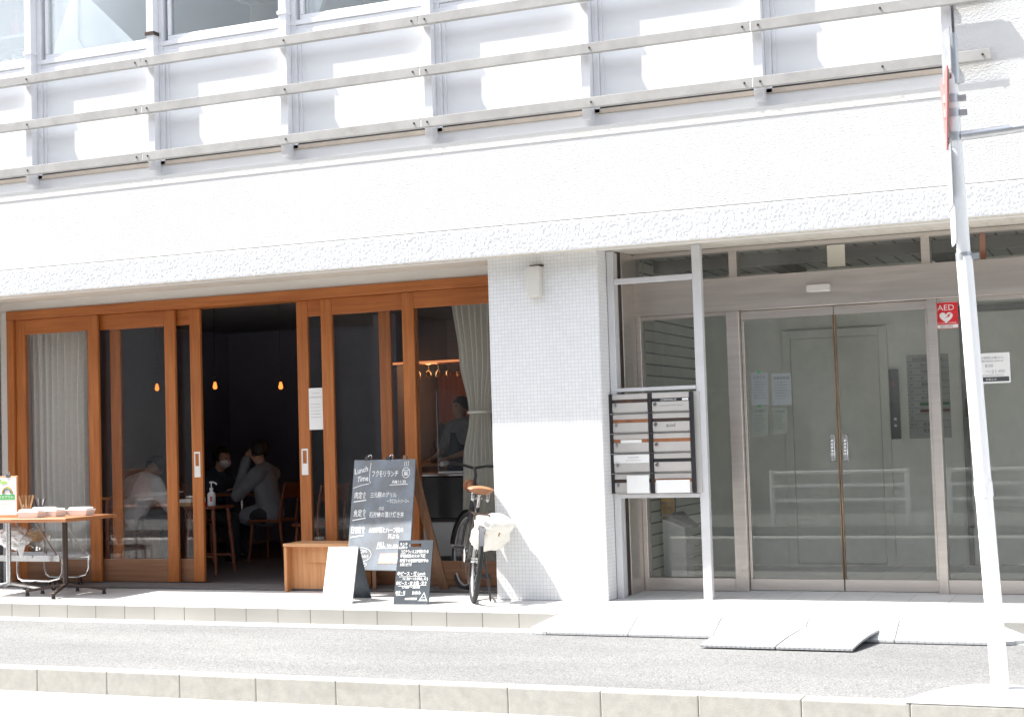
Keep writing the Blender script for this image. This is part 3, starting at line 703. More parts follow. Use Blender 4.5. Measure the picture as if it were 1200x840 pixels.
m = MB(); write(m, '注意', .09, ((a.x+b.x)/2, 1.488, a.z+.01), EX, EZ, align='c'); write(m, '関係者以外', .03, ((a.x+b.x)/2, 1.488, a.z-.05), EX, EZ, align='c', width=.11); write(m, '立入禁止', .03, ((a.x+b.x)/2, 1.488, a.z-.09), EX, EZ, align='c', width=.09)
m.build('lettering', INK, t)
t = thing('folded_umbrella', 'dark folded umbrella lying behind the white lobby cabinet', 'umbrella', (-3.6, 1.45, .4))
a, b = PY(790, 606, 1.45), PY(818, 616, 1.45)
MB().tube([a, a.lerp(b, .3)+Vector((0,0,.02)), a.lerp(b, .7), b], [.05, .06, .035, .012], 10).build('canopy', BLACK, t, smooth=True)
MB().tube([a, a+Vector((-.09,0,.03)), a+Vector((-.12,0,-.02))], .012, 8).build('handle', STEEL_P, t, smooth=True)
m = MB().box(-3.96, -3.90, 1.25, 1.31, 1.74, 1.84); t = thing('conduit', 'pale wall conduit with junction box inside the side glass', 'conduit', (-3.95, 1.2, 1.7))
m.build('junction_box', GALV, t, bevel=.003); MB().tube([(-3.95,1.28,1.84),(-3.95,1.28,2.1),(-3.94,1.30,2.78)], .014, 8).build('pipe', STEEL_P, t, smooth=True); MB().tube([(-3.93,1.28,1.84),(-3.93,1.28,2.2),(-3.92,1.36,2.78)], .010, 8).build('pipe', STEEL_P, t, smooth=True)

# ------------------------------------------------------------------ kerb ramps in front of the entrance
def ramp_prism(x0, x1, zt=-.004, yb=-.752, yf=-1.02, zf=-.095, sk=0):
    return MB().prism([(x0,yb,-.118), (x0,yf,-.118), (x0,yf,zf), (x0,yb-.03,zt), (x0,yb,zt)], (x1-x0,0,0))
RG = 'kerb ramp sections along the terrace'
def fan(x, s, yb=-.752, yf=-1.02, zt=-.004, zf=-.095, w=.2):
    m = MB(); top = []; n = 8
    pts = [(x, yf)] + [(x+s*w*math.sin(math.pi/2*i/n), yb-(yb-yf)*math.cos(math.pi/2*i/n)) for i in range(1, n)] + [(x+s*w, yb)]
    vs_ = [(x, yb, zt), (x, yb, -.118)]
    for px, py in pts: vs_ += [(px, py, zf if True else zt), (px, py, -.118)]
    k = len(pts); fs = []
    for i in range(k-1):
        a = 2+2*i; fs += [(0, a, a+2), (a, a+1, a+3, a+2), (1, a+3, a+1)]
    fs += [(0,1,3,2), (0, 2*k, 2*k+1, 1)]
    return m.add(vs_, fs)
tag(fan(-3.98, -1).build('kerb_ramp', RAMPM), 'rounded end piece of grey kerb ramp below the tiled pillar', 'kerb ramp', RG)
xs = [(-3.977, -3.37, 'flat section of kerb ramp next to the rounded end by the pillar'), (-3.362, -2.76, 'flat section of kerb ramp below the mailboxes, leading under the checkered plates'),
      (-2.752, -2.15, 'kerb ramp section lying under the checkered plate nearer the mailboxes'), (-2.143, -1.545, 'kerb ramp section showing beside the torn edge of the checkered plate'), (-1.538, -.965, 'kerb ramp section between checkered plate and signpost')]
for a, b, lab in xs: tag(ramp_prism(a, b).build('kerb_ramp', RAMPM, None, bevel=.004), lab, 'kerb ramp', RG)
tag(fan(-.958, 1, w=.24).build('kerb_ramp', RAMPM), 'rounded end piece of grey kerb ramp behind the white signpost', 'kerb ramp', RG)
for i, (a, b, lab) in enumerate(((-2.735, -2.243, 'grey checkered metal ramp plate on the side nearer the mailboxes'), (-2.232, -1.745, 'grey checkered metal ramp plate with a curled open side edge'))):
    pl = MB(); n = 8
    vs_ = []; 
    for k in range(n+1):
        f = k/n; y = -.92-.50*f; z = -.060-.058*f+.012*math.sin(f*math.pi)
        sh = .1*(1-f)
        for dx in (a+sh*.9, b+sh*.9):
            up_ = .004 if False else 0
            vs_ += [(dx, y, z+up_+.014), (dx, y, z+up_)]
    for k in range(n):
        o = 4*k; fs_ = [(o, o+2, o+6, o+4), (o+1, o+5, o+7, o+3), (o, o+4, o+5, o+1), (o+2, o+3, o+7, o+6)]
        pl.f += fs_
    pl.v = [Vector(v) for v in vs_]; pl.f += [(0,1,3,2), (4*n, 4*n+2, 4*n+3, 4*n+1)]
    tag(pl.build('ramp_plate', PLATE), lab, 'ramp plate', 'checkered ramp plates')

# ------------------------------------------------------------------ road sign on its post
t = thing('road_sign_post', 'white road sign post with plates seen almost edge on', 'sign post', (-.78, -2.57, -.13))
PX, PYY = -.80, -2.57
MB().tube([(-.758,-2.57,-.128), (-.80,-2.57,1.0), (-.842,-2.57,2.2)], [.047,.045,.043], 20).build('post', POLEW, t, smooth=True)
MB().tube([(-.8425,-2.57,2.2), (-.862,-2.57,2.95), (-.870,-2.57,3.19)], [.036,.035,.035], 18).ball((-.870,-2.57,3.19), .034).build('upper_post', POLEW, t, smooth=True)
MB().cyl((-.7955,-2.57,.90), (-.799,-2.57,.98), .049, .048, 20).build('sleeve', POLEW, t, smooth=True)
for z in (2.20, 2.86, 2.99, 3.07):
    x = -.77-.0335*z; 
    b_ = MB().cyl((x, -2.57, z-.022), (x-.001, -2.57, z+.022), .043, None, 18).build('clamp', GALV, t, smooth=True)
    MB().box(x+.04, x+.08, -2.585, -2.555, z-.015, z+.015).build('clamp_bolt', GALV, b_)
ang = R(10); sx, sy = math.sin(ang), math.cos(ang)     # in-plane horizontal direction of the plates
e1 = Vector((-sx*.0+.19, -.98, 0)).normalized(); nrm = Vector((-.98, -.19, 0)).normalized()
# triangular stop plate
def plate(name, poly, c, m_, th=.006):
    return MB().prism([Vector(c)+e1*a+Vector((0,0,b)) for a, b in poly], nrm*th).build(name, m_, t)
c = (-.902, -2.57, 3.06)
tri = []
for (x, z) in ((-.26, .15), (.26, .15), (0, -.285)):
    v = Vector((x, z)); tri.append(v)
rt_ = []
for i in range(3):
    p, q, r_ = tri[i-1], tri[i], tri[(i+1) % 3]
    rt_ += [tuple(q+(p-q).normalized()*.04), tuple(q+((p-q).normalized()+(r_-q).normalized())*.009), tuple(q+(r_-q).normalized()*.04)]
tp = plate('stop_plate', rt_, c, SIGNRED)
MB().prism([Vector(c)-nrm*.004+e1*a*.93+Vector((0,0,b*.93-.004)) for a, b in rt_], -nrm*.002).build('border', PAPER, tp)
MB().prism([Vector(c)-nrm*.0065+e1*a*.84+Vector((0,0,b*.84-.008)) for a, b in rt_], -nrm*.001).build('field', SIGNRED, tp)
m = MB(); write(m, '止まれ', .105, Vector(c)-nrm*.009+e1*0+Vector((0,0,.03)), -e1*-1, EZ, align='c'); m.build('lettering', PAPER, tp)
top = MB()
for a in range(11):
    pass
cc = Vector((-.876, -2.57, 3.29))
crv = [cc+e1*(-.17+.034*i)+nrm*(.03*math.sin(math.pi*i/10)) for i in range(11)]
vs_ = []; fs = []
for p in crv:
    for z in (-.14, .14):
        for q in (0, .004): vs_.append(p+Vector((0,0,z))+nrm*q)
for i in range(10):
    o = 4*i; fs += [(o, o+4, o+6, o+2), (o+1, o+3, o+7, o+5), (o, o+1, o+5, o+4), (o+2, o+6, o+7, o+3)]
fs += [(0,2,3,1), (40,41,43,42)]
MB().add(vs_, fs).build('curved_plate', GALV, t, smooth=True)
MB().cyl((-.848,-2.57,3.15), (-.85,-2.57,3.43), .026, None, 16).build('top_tube', GALV, t, smooth=True)
plate('lower_plate', [(-.15,-.17), (.15,-.17), (.15,.17), (-.15,.17)], (-.893, -2.57, 2.64), GALV)
plate('small_plate', [(-.13,-.10), (-.10,-.13), (.10,-.13), (.13,-.10), (.13,.10), (.10,.13), (-.10,.13), (-.13,.10)], (-.888, -2.57, 2.40), POLEW)
MB().tube([(-.83,-2.575,2.86), (-.60,-2.56,2.872), (-.2,-2.54,2.90)], .026, 12).build('arm', GALV, t, smooth=True)
# concrete pad at its foot
struct(MB().prism([(-1.20,-3.0,-.143), (-1.10,-2.72,-.1445), (-1.0,-2.56,-.143), (-.90,-2.47,-.142), (-.4,-2.44,-.142), (.6,-2.5,-.142), (.6,-3.0,-.142)], (0,0,.02)).build('pavement_pad', mat('white_concrete', (.68,.68,.67), .85, var=.05, vs_=8, bs_=120, bst=.3)))

# ------------------------------------------------------------------ chalkboards, white sign, bench
def quad_board(bl, br, tl, th):
    """board standing on a tilted rectangle: returns (solid, right vector, up vector, outward normal)"""
    bl, br, tl = Vector(bl), Vector(br), Vector(tl); ex = br-bl; ey = tl-bl
    n = ex.cross(ey).normalized()                      # towards the street
    return MB().prism([bl, br, br+ey, tl], -n*th), ex, ey, n
E_ = thing('chalkboard_easel', 'old wooden easel carrying the big lunch chalkboard', 'easel', (-5.9, .2, 0))
bl = Vector((-6.195, .06, .225)); br = Vector((-5.60, .045, .222)); tl = Vector((-6.25, .345, 1.137))
b_, ex, ey, n = quad_board(bl, br, tl, .014)
def on(u, v, d=.002): return bl+ex*u+ey*(1-v)+n*d
for u, k in ((.20, 0), (.80, 1)):
    top_ = bl+ex*u+ey*1.045-n*.035; d = -ey.normalized()
    foot = top_+d*((top_.z-.003)/-d.z)
    MB().obox((top_+foot)/2, ex.normalized()*.018, n*.011, (top_-foot)/2).build('leg', EASELW, E_, bevel=.002)
for a, b in (((-6.12, .42, 1.10), (-6.165, .50, .004)), ((-5.74, .42, 1.10), (-5.525, .56, .004))):
    a, b = Vector(a), Vector(b); ax = Vector((1,0,0)); d = (b-a).normalized(); ay = d.cross(ax).normalized()
    MB().obox((a+b)/2, ax*(.04 if a.x > -5.9 else .018), ay*.011, (b-a)/2).build('leg', EASELW, E_, bevel=.002)
q = bl-n*.036; MB().obox(q+ex*.5+ey*.1, ex*.42, n*.009, ey.normalized()*.022).build('crossbar', EASELW, E_, bevel=.002)
K = thing('chalkboard', 'large chalkboard with the handwritten lunch menu, propped on a wooden easel', 'chalkboard', tuple(bl))
kb = b_.build('board', SLATE, K, bevel=.003)
MB().prism([bl-n*.0145, br-n*.0145, br+ey-n*.0145, tl-n*.0145], -n*.004).build('backing', EASELW, K)
m = MB(); W = ex.length; H = ey.length
def bw(txt, u, v, w, size, wob=.10, slant=0): write(m, txt, size, on(u, v), ex, ey, width=w*W, wob=wob, slant=slant, bold=.012)
def bs2(pts, w=.006): stroke(m, [(u*W, (1-v)*H) for u, v in pts], bl+n*.002, ex, ey, w)
bw('Lunch', .02, .135, .22, .075, .12, .22); bw('Time', .07, .21, .18, .07, .12, .18); bs2([(.02,.262),(.15,.235),(.27,.222)]); bs2([(.285,.03),(.272,.10),(.275,.20),(.30,.215)], .005)
bw('フクモリランチ', .31, .155, .42, .062); bw('AM11:30', .64, .222, .23, .042); bs2([(.61,.236),(.9,.229)])
bs2([(.86+.06*math.cos(a*.35)*1, .125+.036*math.sin(a*.35)*1.3) for a in range(19)], .005); bs2([(.80,.105),(.92,.103)], .005); bw('飯', .825, .148, .075, .04, .05)
for k in range(3): bs2([(.825+.03*k,.065),(.833+.03*k,.05),(.826+.03*k,.035),(.838+.03*k,.02)], .004)
bw('肉定食', .045, .352, .2, .066); bs2([(.045,.388),(.24,.372)], .009); bw('三元豚のグリル', .31, .345, .42, .05); bw('～ラビゴットソース～', .58, .398, .36, .04)
bw('魚定食', .055, .515, .2, .066); bs2([(.045,.556),(.25,.535)], .009); bw('さば', .46, .462, .08, .035); bw('石狩鯖の漬け焼き丼', .31, .525, .56, .052)
bw('日替定食', .035, .668, .23, .064); bs2([(.035,.71),(.24,.69)], .009); bw('山形野菜とハーブ鶏の', .32, .662, .55, .05); bw('天ぷら', .63, .716, .18, .045)
bw('ALL', .47, .797, .13, .07); bw('¥1,000', .63, .795, .2, .035); bs2([(.46,.808),(.86,.80)], .006)
bs2([(.22+.165*math.cos(a*.32), .862+.062*math.sin(a*.32)) for a in range(21)], .0035); bs2([(.2+.12*math.cos(a*.32), .951+.022*math.sin(a*.32)) for a in range(21)], .0035)
bw('定食ごはん', .10, .842, .22, .03); bw('豚汁', .14, .866, .1, .026); bw('おかわり', .19, .893, .15, .033); bw('テイクアウト', .11, .957, .18, .024)
m.build('chalk_writing', CHALK, kb)
m = MB()
m.prism([on(.50,.94,.0012), on(.53,.852,.0012), on(.97,.842,.0012), on(.99,.935,.0012)], n*.0008); m.build('chalk_tray', CHALKP, kb)
m = MB()
for (u, v, a, b) in ((.60,.89,.06,.03),(.70,.875,.05,.022),(.79,.905,.06,.026),(.86,.87,.05,.02),(.68,.915,.04,.016)):
    m.prism([on(u+a*math.cos(i*.5236), v+b*math.sin(i*.5236), .0024) for i in range(12)], n*.0006)
m.build('chalk_dishes', CHALK, kb)
CL = MB
for u in (.21, .56):
    p = bl+ex*u+ey*1.012
    t = thing('bulldog_clip', 'black clip gripping the top edge of the lunch chalkboard, near its %s' % ('lettered left corner' if u < .3 else 'drawn rice bowl'), 'clip', tuple(p), group='clips on the chalkboard')
    MB().obox(p-n*.012, ex.normalized()*.022, n*.02, ey.normalized()*.014).build('body', BLACK, t, bevel=.003)
    MB().ring(p-n*.02+ey*.02+ex*.03, n, .016, .003, 16, 6).build('loop', CHROME, t, smooth=True)
# small chalkboard
bl = Vector((-5.522, -.40, .002)); br = Vector((-5.228, -.372, .002)); tl = Vector((-5.548, -.225, .492))
b_, ex, ey, n = quad_board(bl, br, tl, .012); W = ex.length; H = ey.length
K = thing('small_chalkboard', 'small dark chalkboard with opening hours, leaning in front of the easel', 'chalkboard', tuple(bl))
slot = lambda v0, v1: [on(.30, v1, 0), on(.66, v1, 0), on(.66, v0, 0), on(.30, v0, 0)]
m = MB()
for u0, u1, v0, v1 in ((0,1,0,.052),(0,.30,.0525,.105),(.66,1,.0525,.105),(0,1,.1055,.885),(0,.3,.8855,.93),(.66,1,.8855,.93),(0,1,.9305,1)):
    m.prism([on(u0,v1,0), on(u1,v1,0), on(u1,v0,0), on(u0,v0,0)], -n*.012)
kb = m.build('board', SLATE_N, K)
m = MB(); 
bw('ランチ', .05, .085, .22, .03); bw('のお知らせ', .02, .135, .25, .026); bw('コロナウィルス対策のため', .09, .205, .8, .034); bw('時短営業のため下記', .09, .272, .72, .032); bw('時間での営業時間変更の', .09, .345, .82, .032); bw('お知らせです', .10, .405, .34, .03)
bw('●ピース・昼 Lunch', .05, .55, .8, .036); bs2([(.1,.575),(.86,.565)], .003); bw('11:30～15:00(L.O.)', .22, .625, .72, .03)
bw('●ピース・夜 お酒・定食', .04, .70, .88, .036); bs2([(.1,.72),(.9,.705)], .003); bw('17:00～20:00', .22, .755, .5, .03)
bw('●日・月', .05, .85, .26, .036); bs2([(.06,.865),(.3,.86)], .003); bw('お休み', .52, .85, .24, .036)
bs2([(.74,.93),(.80,.88),(.86,.82),(.90,.88),(.94,.93),(.74,.93)], .004); bs2([(.80,.90),(.90,.89)], .003); bs2([(.7,.945),(.97,.945)], .003)
m.build('chalk_writing', CHALK, kb)
# white A-board
K = thing('sandwich_board', 'white blank sandwich board standing beside the wooden bench', 'sandwich board', (-6.03, -.3, 0))
bl, br, tl = Vector((-6.165, -.412, .002)), Vector((-5.893, -.405, .002)), Vector((-6.184, -.25, .442))
b_, ex, ey, n = quad_board(bl, br, tl, .012); b_.build('front_panel', mat('white_board', (.80,.80,.79), .5, var=.02), K, bevel=.002)
MB().prism([tl-n*.014+ex*0, tl-n*.014+ex, Vector((-5.925,-.02,.002)), Vector((-6.20,-.02,.002))], (0,.012,0)).build('rear_panel', SLATE_N, K)
MB().prism([on(0,-.004,-.01), on(1,-.004,-.01), on(1,.02,-.03), on(0,.02,-.03)], -n*.01).build('hinge', GALV, K)
# bench
K = thing('wooden_bench', 'low honey coloured wooden box bench beside the open shop door', 'bench', (-6.65, .52, 0))
MB().box(-7.0, -6.3, .37, .70, .392, .42).build('seat', BENCHT, K, bevel=.003)
MB().box(-6.995, -6.965, .375, .695, .002, .391).build('side_panel', BENCHW, K, bevel=.002)
MB().box(-6.335, -6.305, .375, .695, .002, .391).build('side_panel', BENCHW, K, bevel=.002)
MB().box(-6.964, -6.336, .45, .47, .02, .3905).build('front_panel', BENCHW, K, bevel=.002)
MB().box(-6.78, -6.336, .43, .449, .25, .3905).build('apron', BENCHW, K, bevel=.002)

# ------------------------------------------------------------------ tables, cart and take-away things
def cafe_table(cx, cy, w, d, ztop, wood_, metal, label, rot=0):
    K = thing('cafe_table', label, 'table', (cx, cy, 0), group='pedestal tables on the terrace')
    MB().box(cx-w/2, cx+w/2, cy-d/2, cy+d/2, ztop-.034, ztop).build('tabletop', wood_, K, bevel=.004)
    MB().cyl((cx,cy,.09), (cx,cy,ztop-.035), .024, None, 16).box(cx-.12, cx+.12, cy-.12, cy+.12, ztop-.042, ztop-.0345).build('pedestal', metal, K, smooth=True)
    for a in range(4):
        t = rot+a*math.pi/2; dx, dy = math.cos(t), math.sin(t)
        l = MB().prism([(cx+dx*.02-dy*.02, cy+dy*.02+dx*.02, .105), (cx+dx*.02+dy*.02, cy+dy*.02-dx*.02, .105), (cx+dx*.36+dy*.014, cy+dy*.36-dx*.014, .055), (cx+dx*.36-dy*.014, cy+dy*.36+dx*.014, .055)], (0,0,-.022)).build('foot', metal, K, bevel=.003)
        MB().cyl((cx+dx*.345, cy+dy*.345, .034), (cx+dx*.345, cy+dy*.345, .001), .014, .02, 12).build('glide', BLACK, l, smooth=True)
cafe_table(-8.97, -.12, .60, .70, .705, TABLEW, DARKMETAL, 'brown cafe table with a dark bronze pedestal holding white food trays', R(22))
cafe_table(-9.63, -.10, .66, .66, .70, TABLEW, CHROME, 'brown cafe table with a chrome pedestal at the outer end, under the menu stand', R(8))
def food_box(cx, cy, z, label, l=.2, w=.13, rz=0):
    K = thing('food_box', label, 'food box', (cx, cy, z), rz, 'white take-away trays on the table')
    m = MB(); 
    vs_ = []; 
    for zz, k in ((0, .86), (.045, 1.0), (.05, 1.04), (.054, 1.04)):
        for a, b in ((-1,-1),(1,-1),(1,1),(-1,1)): vs_.append((a*l/2*k, b*w/2*k, zz))
    fs = [(3,2,1,0)]+[(4*i+j, 4*i+(j+1) % 4, 4*i+4+(j+1) % 4, 4*i+4+j) for i in range(3) for j in range(4)]+[(12,13,14,15)]
    m.add(vs_, fs).build('tray', FOAM, K, bevel=.004, local=True)
    m = MB(); m.obox((0,0,.064), (l*.46,0,0), (0,w*.44,0), (0,0,.0095)); m.build('lid', FOAM, K, bevel=.008, local=True)
for px, py, Y, lab, rz in ((37, 602, -.30, 'white food tray nearest the menu stand on the brown table', .15), (62, 598, -.14, 'white food tray in the middle of the brown table', -.1), (52, 593, .08, 'white food tray at the back of the brown table, before the chopstick cup', .1), (95, 599, -.02, 'white food tray set apart at the free end of the brown table', .05)):
    p = PY(px, py, Y); food_box(p.x, Y, .706, lab, .21, .14, rz)
p = PY(30, 592, .12)
K = thing('chopstick_cup', 'clear cup of kraft wrapped chopsticks on the brown table', 'chopsticks', (p.x, .14, .706))
MB().lathe([(.035,0),(.045,.10),(.043,.10),(.033,.004)], (p.x,.14,.706)).build('cup', GLASS, K, smooth=True)
for i in range(7):
    a = (i-3)*.11; x = p.x+(i-3)*.011
    MB().obox((x+a*.07, .14+(i % 3-1)*.012, .706+.095), (.011,0,0), (0,.003,0), (a*.09,0,.088)).build('chopstick_sleeve', KRAFT, K)
p = PY(45, 590, .12)
K = thing('cutlery_cup', 'cup of black and white cutlery beside the wrapped chopsticks', 'cutlery', (p.x, .14, .706))
MB().lathe([(.03,0),(.038,.085),(.036,.085),(.028,.004)], (p.x,.14,.706)).build('cup', BLACK, K, smooth=True)
for i in range(5):
    a = (i-2)*.16; MB().obox((p.x+(i-2)*.012+a*.05, .14+(i % 2)*.014, .706+.085), (.005,0,0), (0,.002,0), (a*.07,0,.062)).build('spoon', PLASTICW if i % 2 else BLACK, K)
# menu stand with a clip
x0 = PY(-8, 597, -.12).x; x1 = PY(19.5, 597, -.12).x; zt = PY(19, 559, -.12).z; zb = .712
K = thing('menu_stand', 'clipped menu sheet with a green band on a wooden stand at the table end', 'menu', (x1-.1, -.1, zb))
MB().box(x0-.012, x1+.012, -.118, -.106, zb, zt+.012).build('backing', BENCHW, K, bevel=.002)
sh = MB().box(x0, x1, -.121, -.1185, zb+.008, zt).build('sheet', PAPER, K)
w = x1-x0
MB().box(x0+w*.03, x1-w*.06, -.1225, -.1212, zb+.42*(zt-zb), zb+.56*(zt-zb)).build('green_band', mat('leaf_green_print', (.10,.42,.16), .7), sh)
m = MB(); write(m, 'テイクアウト', .028, (x1-w*.5, -.1235, zb+.46*(zt-zb)), EX, EZ, align='c', width=w*.75); m.build('lettering', PAPER, sh)
for k, (c, r_) in enumerate((((.55,.25,.1), .062), ((.6,.45,.06), .054), ((.12,.4,.2), .046), ((.10,.18,.5), .038))):
    m = MB()
    pts = [((x0+x1)/2+w*.12+r_*math.cos(math.pi*i/14), -.1232, zb+.58*(zt-zb)+r_*math.sin(math.pi*i/14)) for i in range(15)]
    m.tube(pts, .0032, 5); m.build('printed_bow', mat('print_ink_%s' % ('red','amber','green','blue')[k], c, .8), sh)
m = MB(); scribble(m, (x0+w*.1, -.1235, zb+.3*(zt-zb)), EX, EZ, w*.7, .012); scribble(m, (x0+w*.1, -.1235, zb+.18*(zt-zb)), EX, EZ, w*.5, .01); m.build('small_print', INKG, sh)
m = MB(); m.prism([((x0+w*.1), -.1235, zt-.03), (x0+w*.3, -.1235, zt-.012), (x0+w*.42, -.1235, zt-.02), (x0+w*.3, -.1235, zt-.035)], (0,-.001,0)); m.prism([((x0+w*.3), -.1235, zt-.05), (x0+w*.5, -.1235, zt-.03), (x0+w*.66, -.1235, zt-.045), (x0+w*.45, -.1235, zt-.06)], (0,-.001,0)); m.build('printed_leaves', mat('print_leaf', (.3,.6,.1), .8), sh)
MB().box(x1-.115, x1-.075, -.127, -.104, zt+.0, zt+.022).ring((x1-.095, -.115, zt+.034), (0,1,0), .014, .003, 14, 6).build('clip', CHROME, K, smooth=True)
# chrome trolley behind the tables
K = thing('wire_trolley', 'chrome tube trolley with a white shelf parked behind the tables', 'trolley', (-9.83, .42, 0))
for y in (.22, .60):
    pts = [(-10.26,y,.70), (-10.26,y,.16), (-10.24,y,.11), (-10.18,y,.085), (-9.58,y,.085)]
    MB().tube([(-9.81,y,.72), (-9.81,y,.17), (-9.795,y,.11), (-9.75,y,.085), (-9.43,y,.085), (-9.32,y,.11), (-9.285,y,.17), (-9.285,y,.30)], .011, 8).build('side_frame', CHROME, K, smooth=True)
    MB().tube([(-9.33,y,.30), (-9.58,y,.62), (-9.6,y,.72)], .007, 8).build('brace', CHROME, K, smooth=True)
    for x in (-9.73, -9.39):
        c = MB().ring((x,y,.028), (0,1,0), .018, .010, 16, 8).build('castor', RUBBER, K, smooth=True)
        MB().box(x-.012, x+.012, y-.015, y+.015, .04, .078).build('castor_fork', DARKMETAL, c)
MB().box(-10.28, -9.3, .20, .62, .285, .30).build('shelf', mat('white_tray', (.72,.73,.74), .3, .2), K, bevel=.004)
MB().box(-10.28, -9.3, .195, .205, .27, .325).build('shelf_rail', CHROME, K); MB().box(-10.28, -9.3, .615, .625, .27, .325).build('shelf_rail', CHROME, K)
MB().tube([(-9.81,.22,.72),(-9.81,.60,.72)], .010, 8).tube([(-9.6,.22,.715),(-9.6,.60,.715)], .008, 8).build('top_bar', CHROME, K, smooth=True)
def crumple(c, s, seed, k=.35, n=3):
    bm = bmesh.new(); bmesh.ops.create_icosphere(bm, subdivisions=n+1, radius=1)
    m = MB(); off = Vector((seed, seed*2, 0))
    for v in bm.verts:
        d = 1+k*mnoise.noise(v.co*1.6+off)+k*.5*mnoise.noise(v.co*4+off)
        m.v.append(Vector((v.co.x*s[0]*d+c[0], v.co.y*s[1]*d+c[1], v.co.z*s[2]*d+c[2])))
    m.f = [tuple(v.index for v in f.verts) for f in bm.faces]; bm.free(); return m
p = PY(22, 630, .2)
tag(crumple((p.x, .12, p.z+.01), (.17,.09,.10), 3).add([(p.x+.02,.12,p.z-.05),(p.x+.16,.12,p.z-.02),(p.x+.10,.12,p.z-.2)], [(0,1,2)]).build('plastic_bag', BAGP, None), 'white crumpled plastic bag hanging under the table beside the chrome legs', 'plastic bag')
p = PY(43, 628, .4)
t = thing('paper_bundle', 'brown paper bundle in clear plastic hung on the trolley', 'bundle', tuple(p))
crumple(tuple(p), (.10,.06,.05), 9).build('paper', KRAFT, t); crumple(tuple(p-Vector((-.03,0,.03))), (.13,.085,.10), 12, .5).build('wrapping', GLASS, t)

# ------------------------------------------------------------------ bicycle
BK = thing('bicycle', 'dark city bicycle with a tan saddle parked against the tiled pillar', 'bicycle', (-4.912, -.215, 0), math.atan2(.874, -.485)); BK.rotation_euler.x = R(6.3)
WR, WB = .335, .97
def wheel(cx, yaw_, nm):
    rot = Matrix.Translation((cx,0,0)) @ Matrix.Rotation(yaw_, 4, 'Z')
    c = Vector((0,0,WR))
    wobj = MB().ring(c, (0,1,0), WR-.021, .021, 48, 10).xf(rot).build('wheel', RUBBER, BK, smooth=True, local=True)
    MB().ring(c, (0,1,0), WR-.047, .010, 48, 8).xf(rot).build('rim', GALV, wobj, smooth=True, local=True)
    MB().cyl((0,-.045,WR), (0,.045,WR), .022, None, 14).xf(rot).build('hub', CHROME, wobj, smooth=True, local=True)
    m = MB()
    for k in range(28):
        a = 2*math.pi*k/28+(.12 if k % 2 else -.12); s = .03 if k % 4 < 2 else -.03
        m.cyl((.02*math.cos(a+1), s, WR+.02*math.sin(a+1)), ((WR-.05)*math.cos(a), 0, WR+(WR-.05)*math.sin(a)), .0013, None, 4)
    m.xf(rot).build('spokes', CHROME, wobj, local=True); return rot
r0 = wheel(0, 0, 0); r1 = wheel(WB, R(16), 1)
BB = Vector((.43, 0, .29)); ST = Vector((.26, 0, .74)); HT = Vector((.80, 0, .86)); HB = Vector((.845, 0, .70))
m = MB().tube([BB, ST], .016).tube([BB, HB], .019).tube([ST+Vector((.02,0,-.05)), HT+Vector((0,0,-.03))], .016).tube([HT, HB], .021)
for s in (-1, 1):
    m.tube([BB+Vector((0,s*.02,0)), (.2,s*.05,WR), (0,s*.062,WR)], .010, 8); m.tube([ST+Vector((0,s*.012,-.03)), (.10,s*.05,.56), (0,s*.062,WR)], .008, 8)
m.build('frame', GUNMETAL, BK, smooth=True, local=True)
m = MB()
for s in (-1, 1): m.tube([HB+Vector((.01-WB,s*.03,-.02)), (-.06,s*.055,.56), (0,s*.055,WR)], [.014,.012,.009], 8)
m.xf(r1).build('fork', GUNMETAL, BK, smooth=True, local=True)
fm = MB()
for i in range(23):
    a = R(22+i*7)
    fm.v += [Vector((-(WR+.02)*math.cos(a)*(1), y, WR+(WR+.02)*math.sin(a)+(-.012 if abs(y) > .02 else 0))) for y in (-.02, -.010, .010, .02)]
for i in range(22):
    for k in range(3): fm.f.append((4*i+k, 4*i+k+1, 4*i+5+k, 4*i+4+k))
fm2 = MB(); fm2.v = [v.copy() for v in fm.v]; fm2.f = list(fm.f)
fm.build('rear_mudguard', mat('grey_mudguard', (.16,.165,.17), .4, .4), BK, smooth=True, local=True)
fm2.xf(Matrix.Rotation(R(10), 4, 'Y')).v; 
f3 = MB()
for i in range(15):
    a = R(35+i*10)
    f3.v += [Vector((-(WR+.02)*math.cos(a), y, WR+(WR+.02)*math.sin(a))) for y in (-.028, -.012, .012, .028)]
for i in range(14):
    for k in range(3): f3.f.append((4*i+k, 4*i+k+1, 4*i+5+k, 4*i+4+k))
f3.xf(r1).build('front_mudguard', BLACK, BK, smooth=True, local=True)
MB().tube([ST, (.225, 0, .845)], .013).build('seat_post', CHROME, BK, smooth=True, local=True)
# saddle: wide at the back, narrow nose, two springs
sd = MB(); secs = [(-.13,.075,.0,.035), (-.115,.10,.004,.05), (-.06,.108,.008,.055), (.0,.085,.004,.05), (.06,.045,.0,.042), (.12,.026,-.002,.036), (.15,.014,-.006,.028)]
nn = 12
for x, w, dz, h in secs:
    for k in range(nn):
        a = 2*math.pi*k/nn; sd.v.append(Vector((.20+x, w*math.cos(a), .882+dz+(h*.5*math.sin(a) if math.sin(a) > 0 else h*.75*math.sin(a)))))
for i in range(len(secs)-1):
    for k in range(nn): sd.f.append((i*nn+k, i*nn+(k+1) % nn, (i+1)*nn+(k+1) % nn, (i+1)*nn+k))
sd.f += [tuple(range(nn-1,-1,-1)), tuple(range((len(secs)-1)*nn, len(secs)*nn))]
so_ = sd.build('saddle', mat('tan_saddle', (.32,.15,.075), .45, var=.2, vs_=14), BK, smooth=True, local=True)
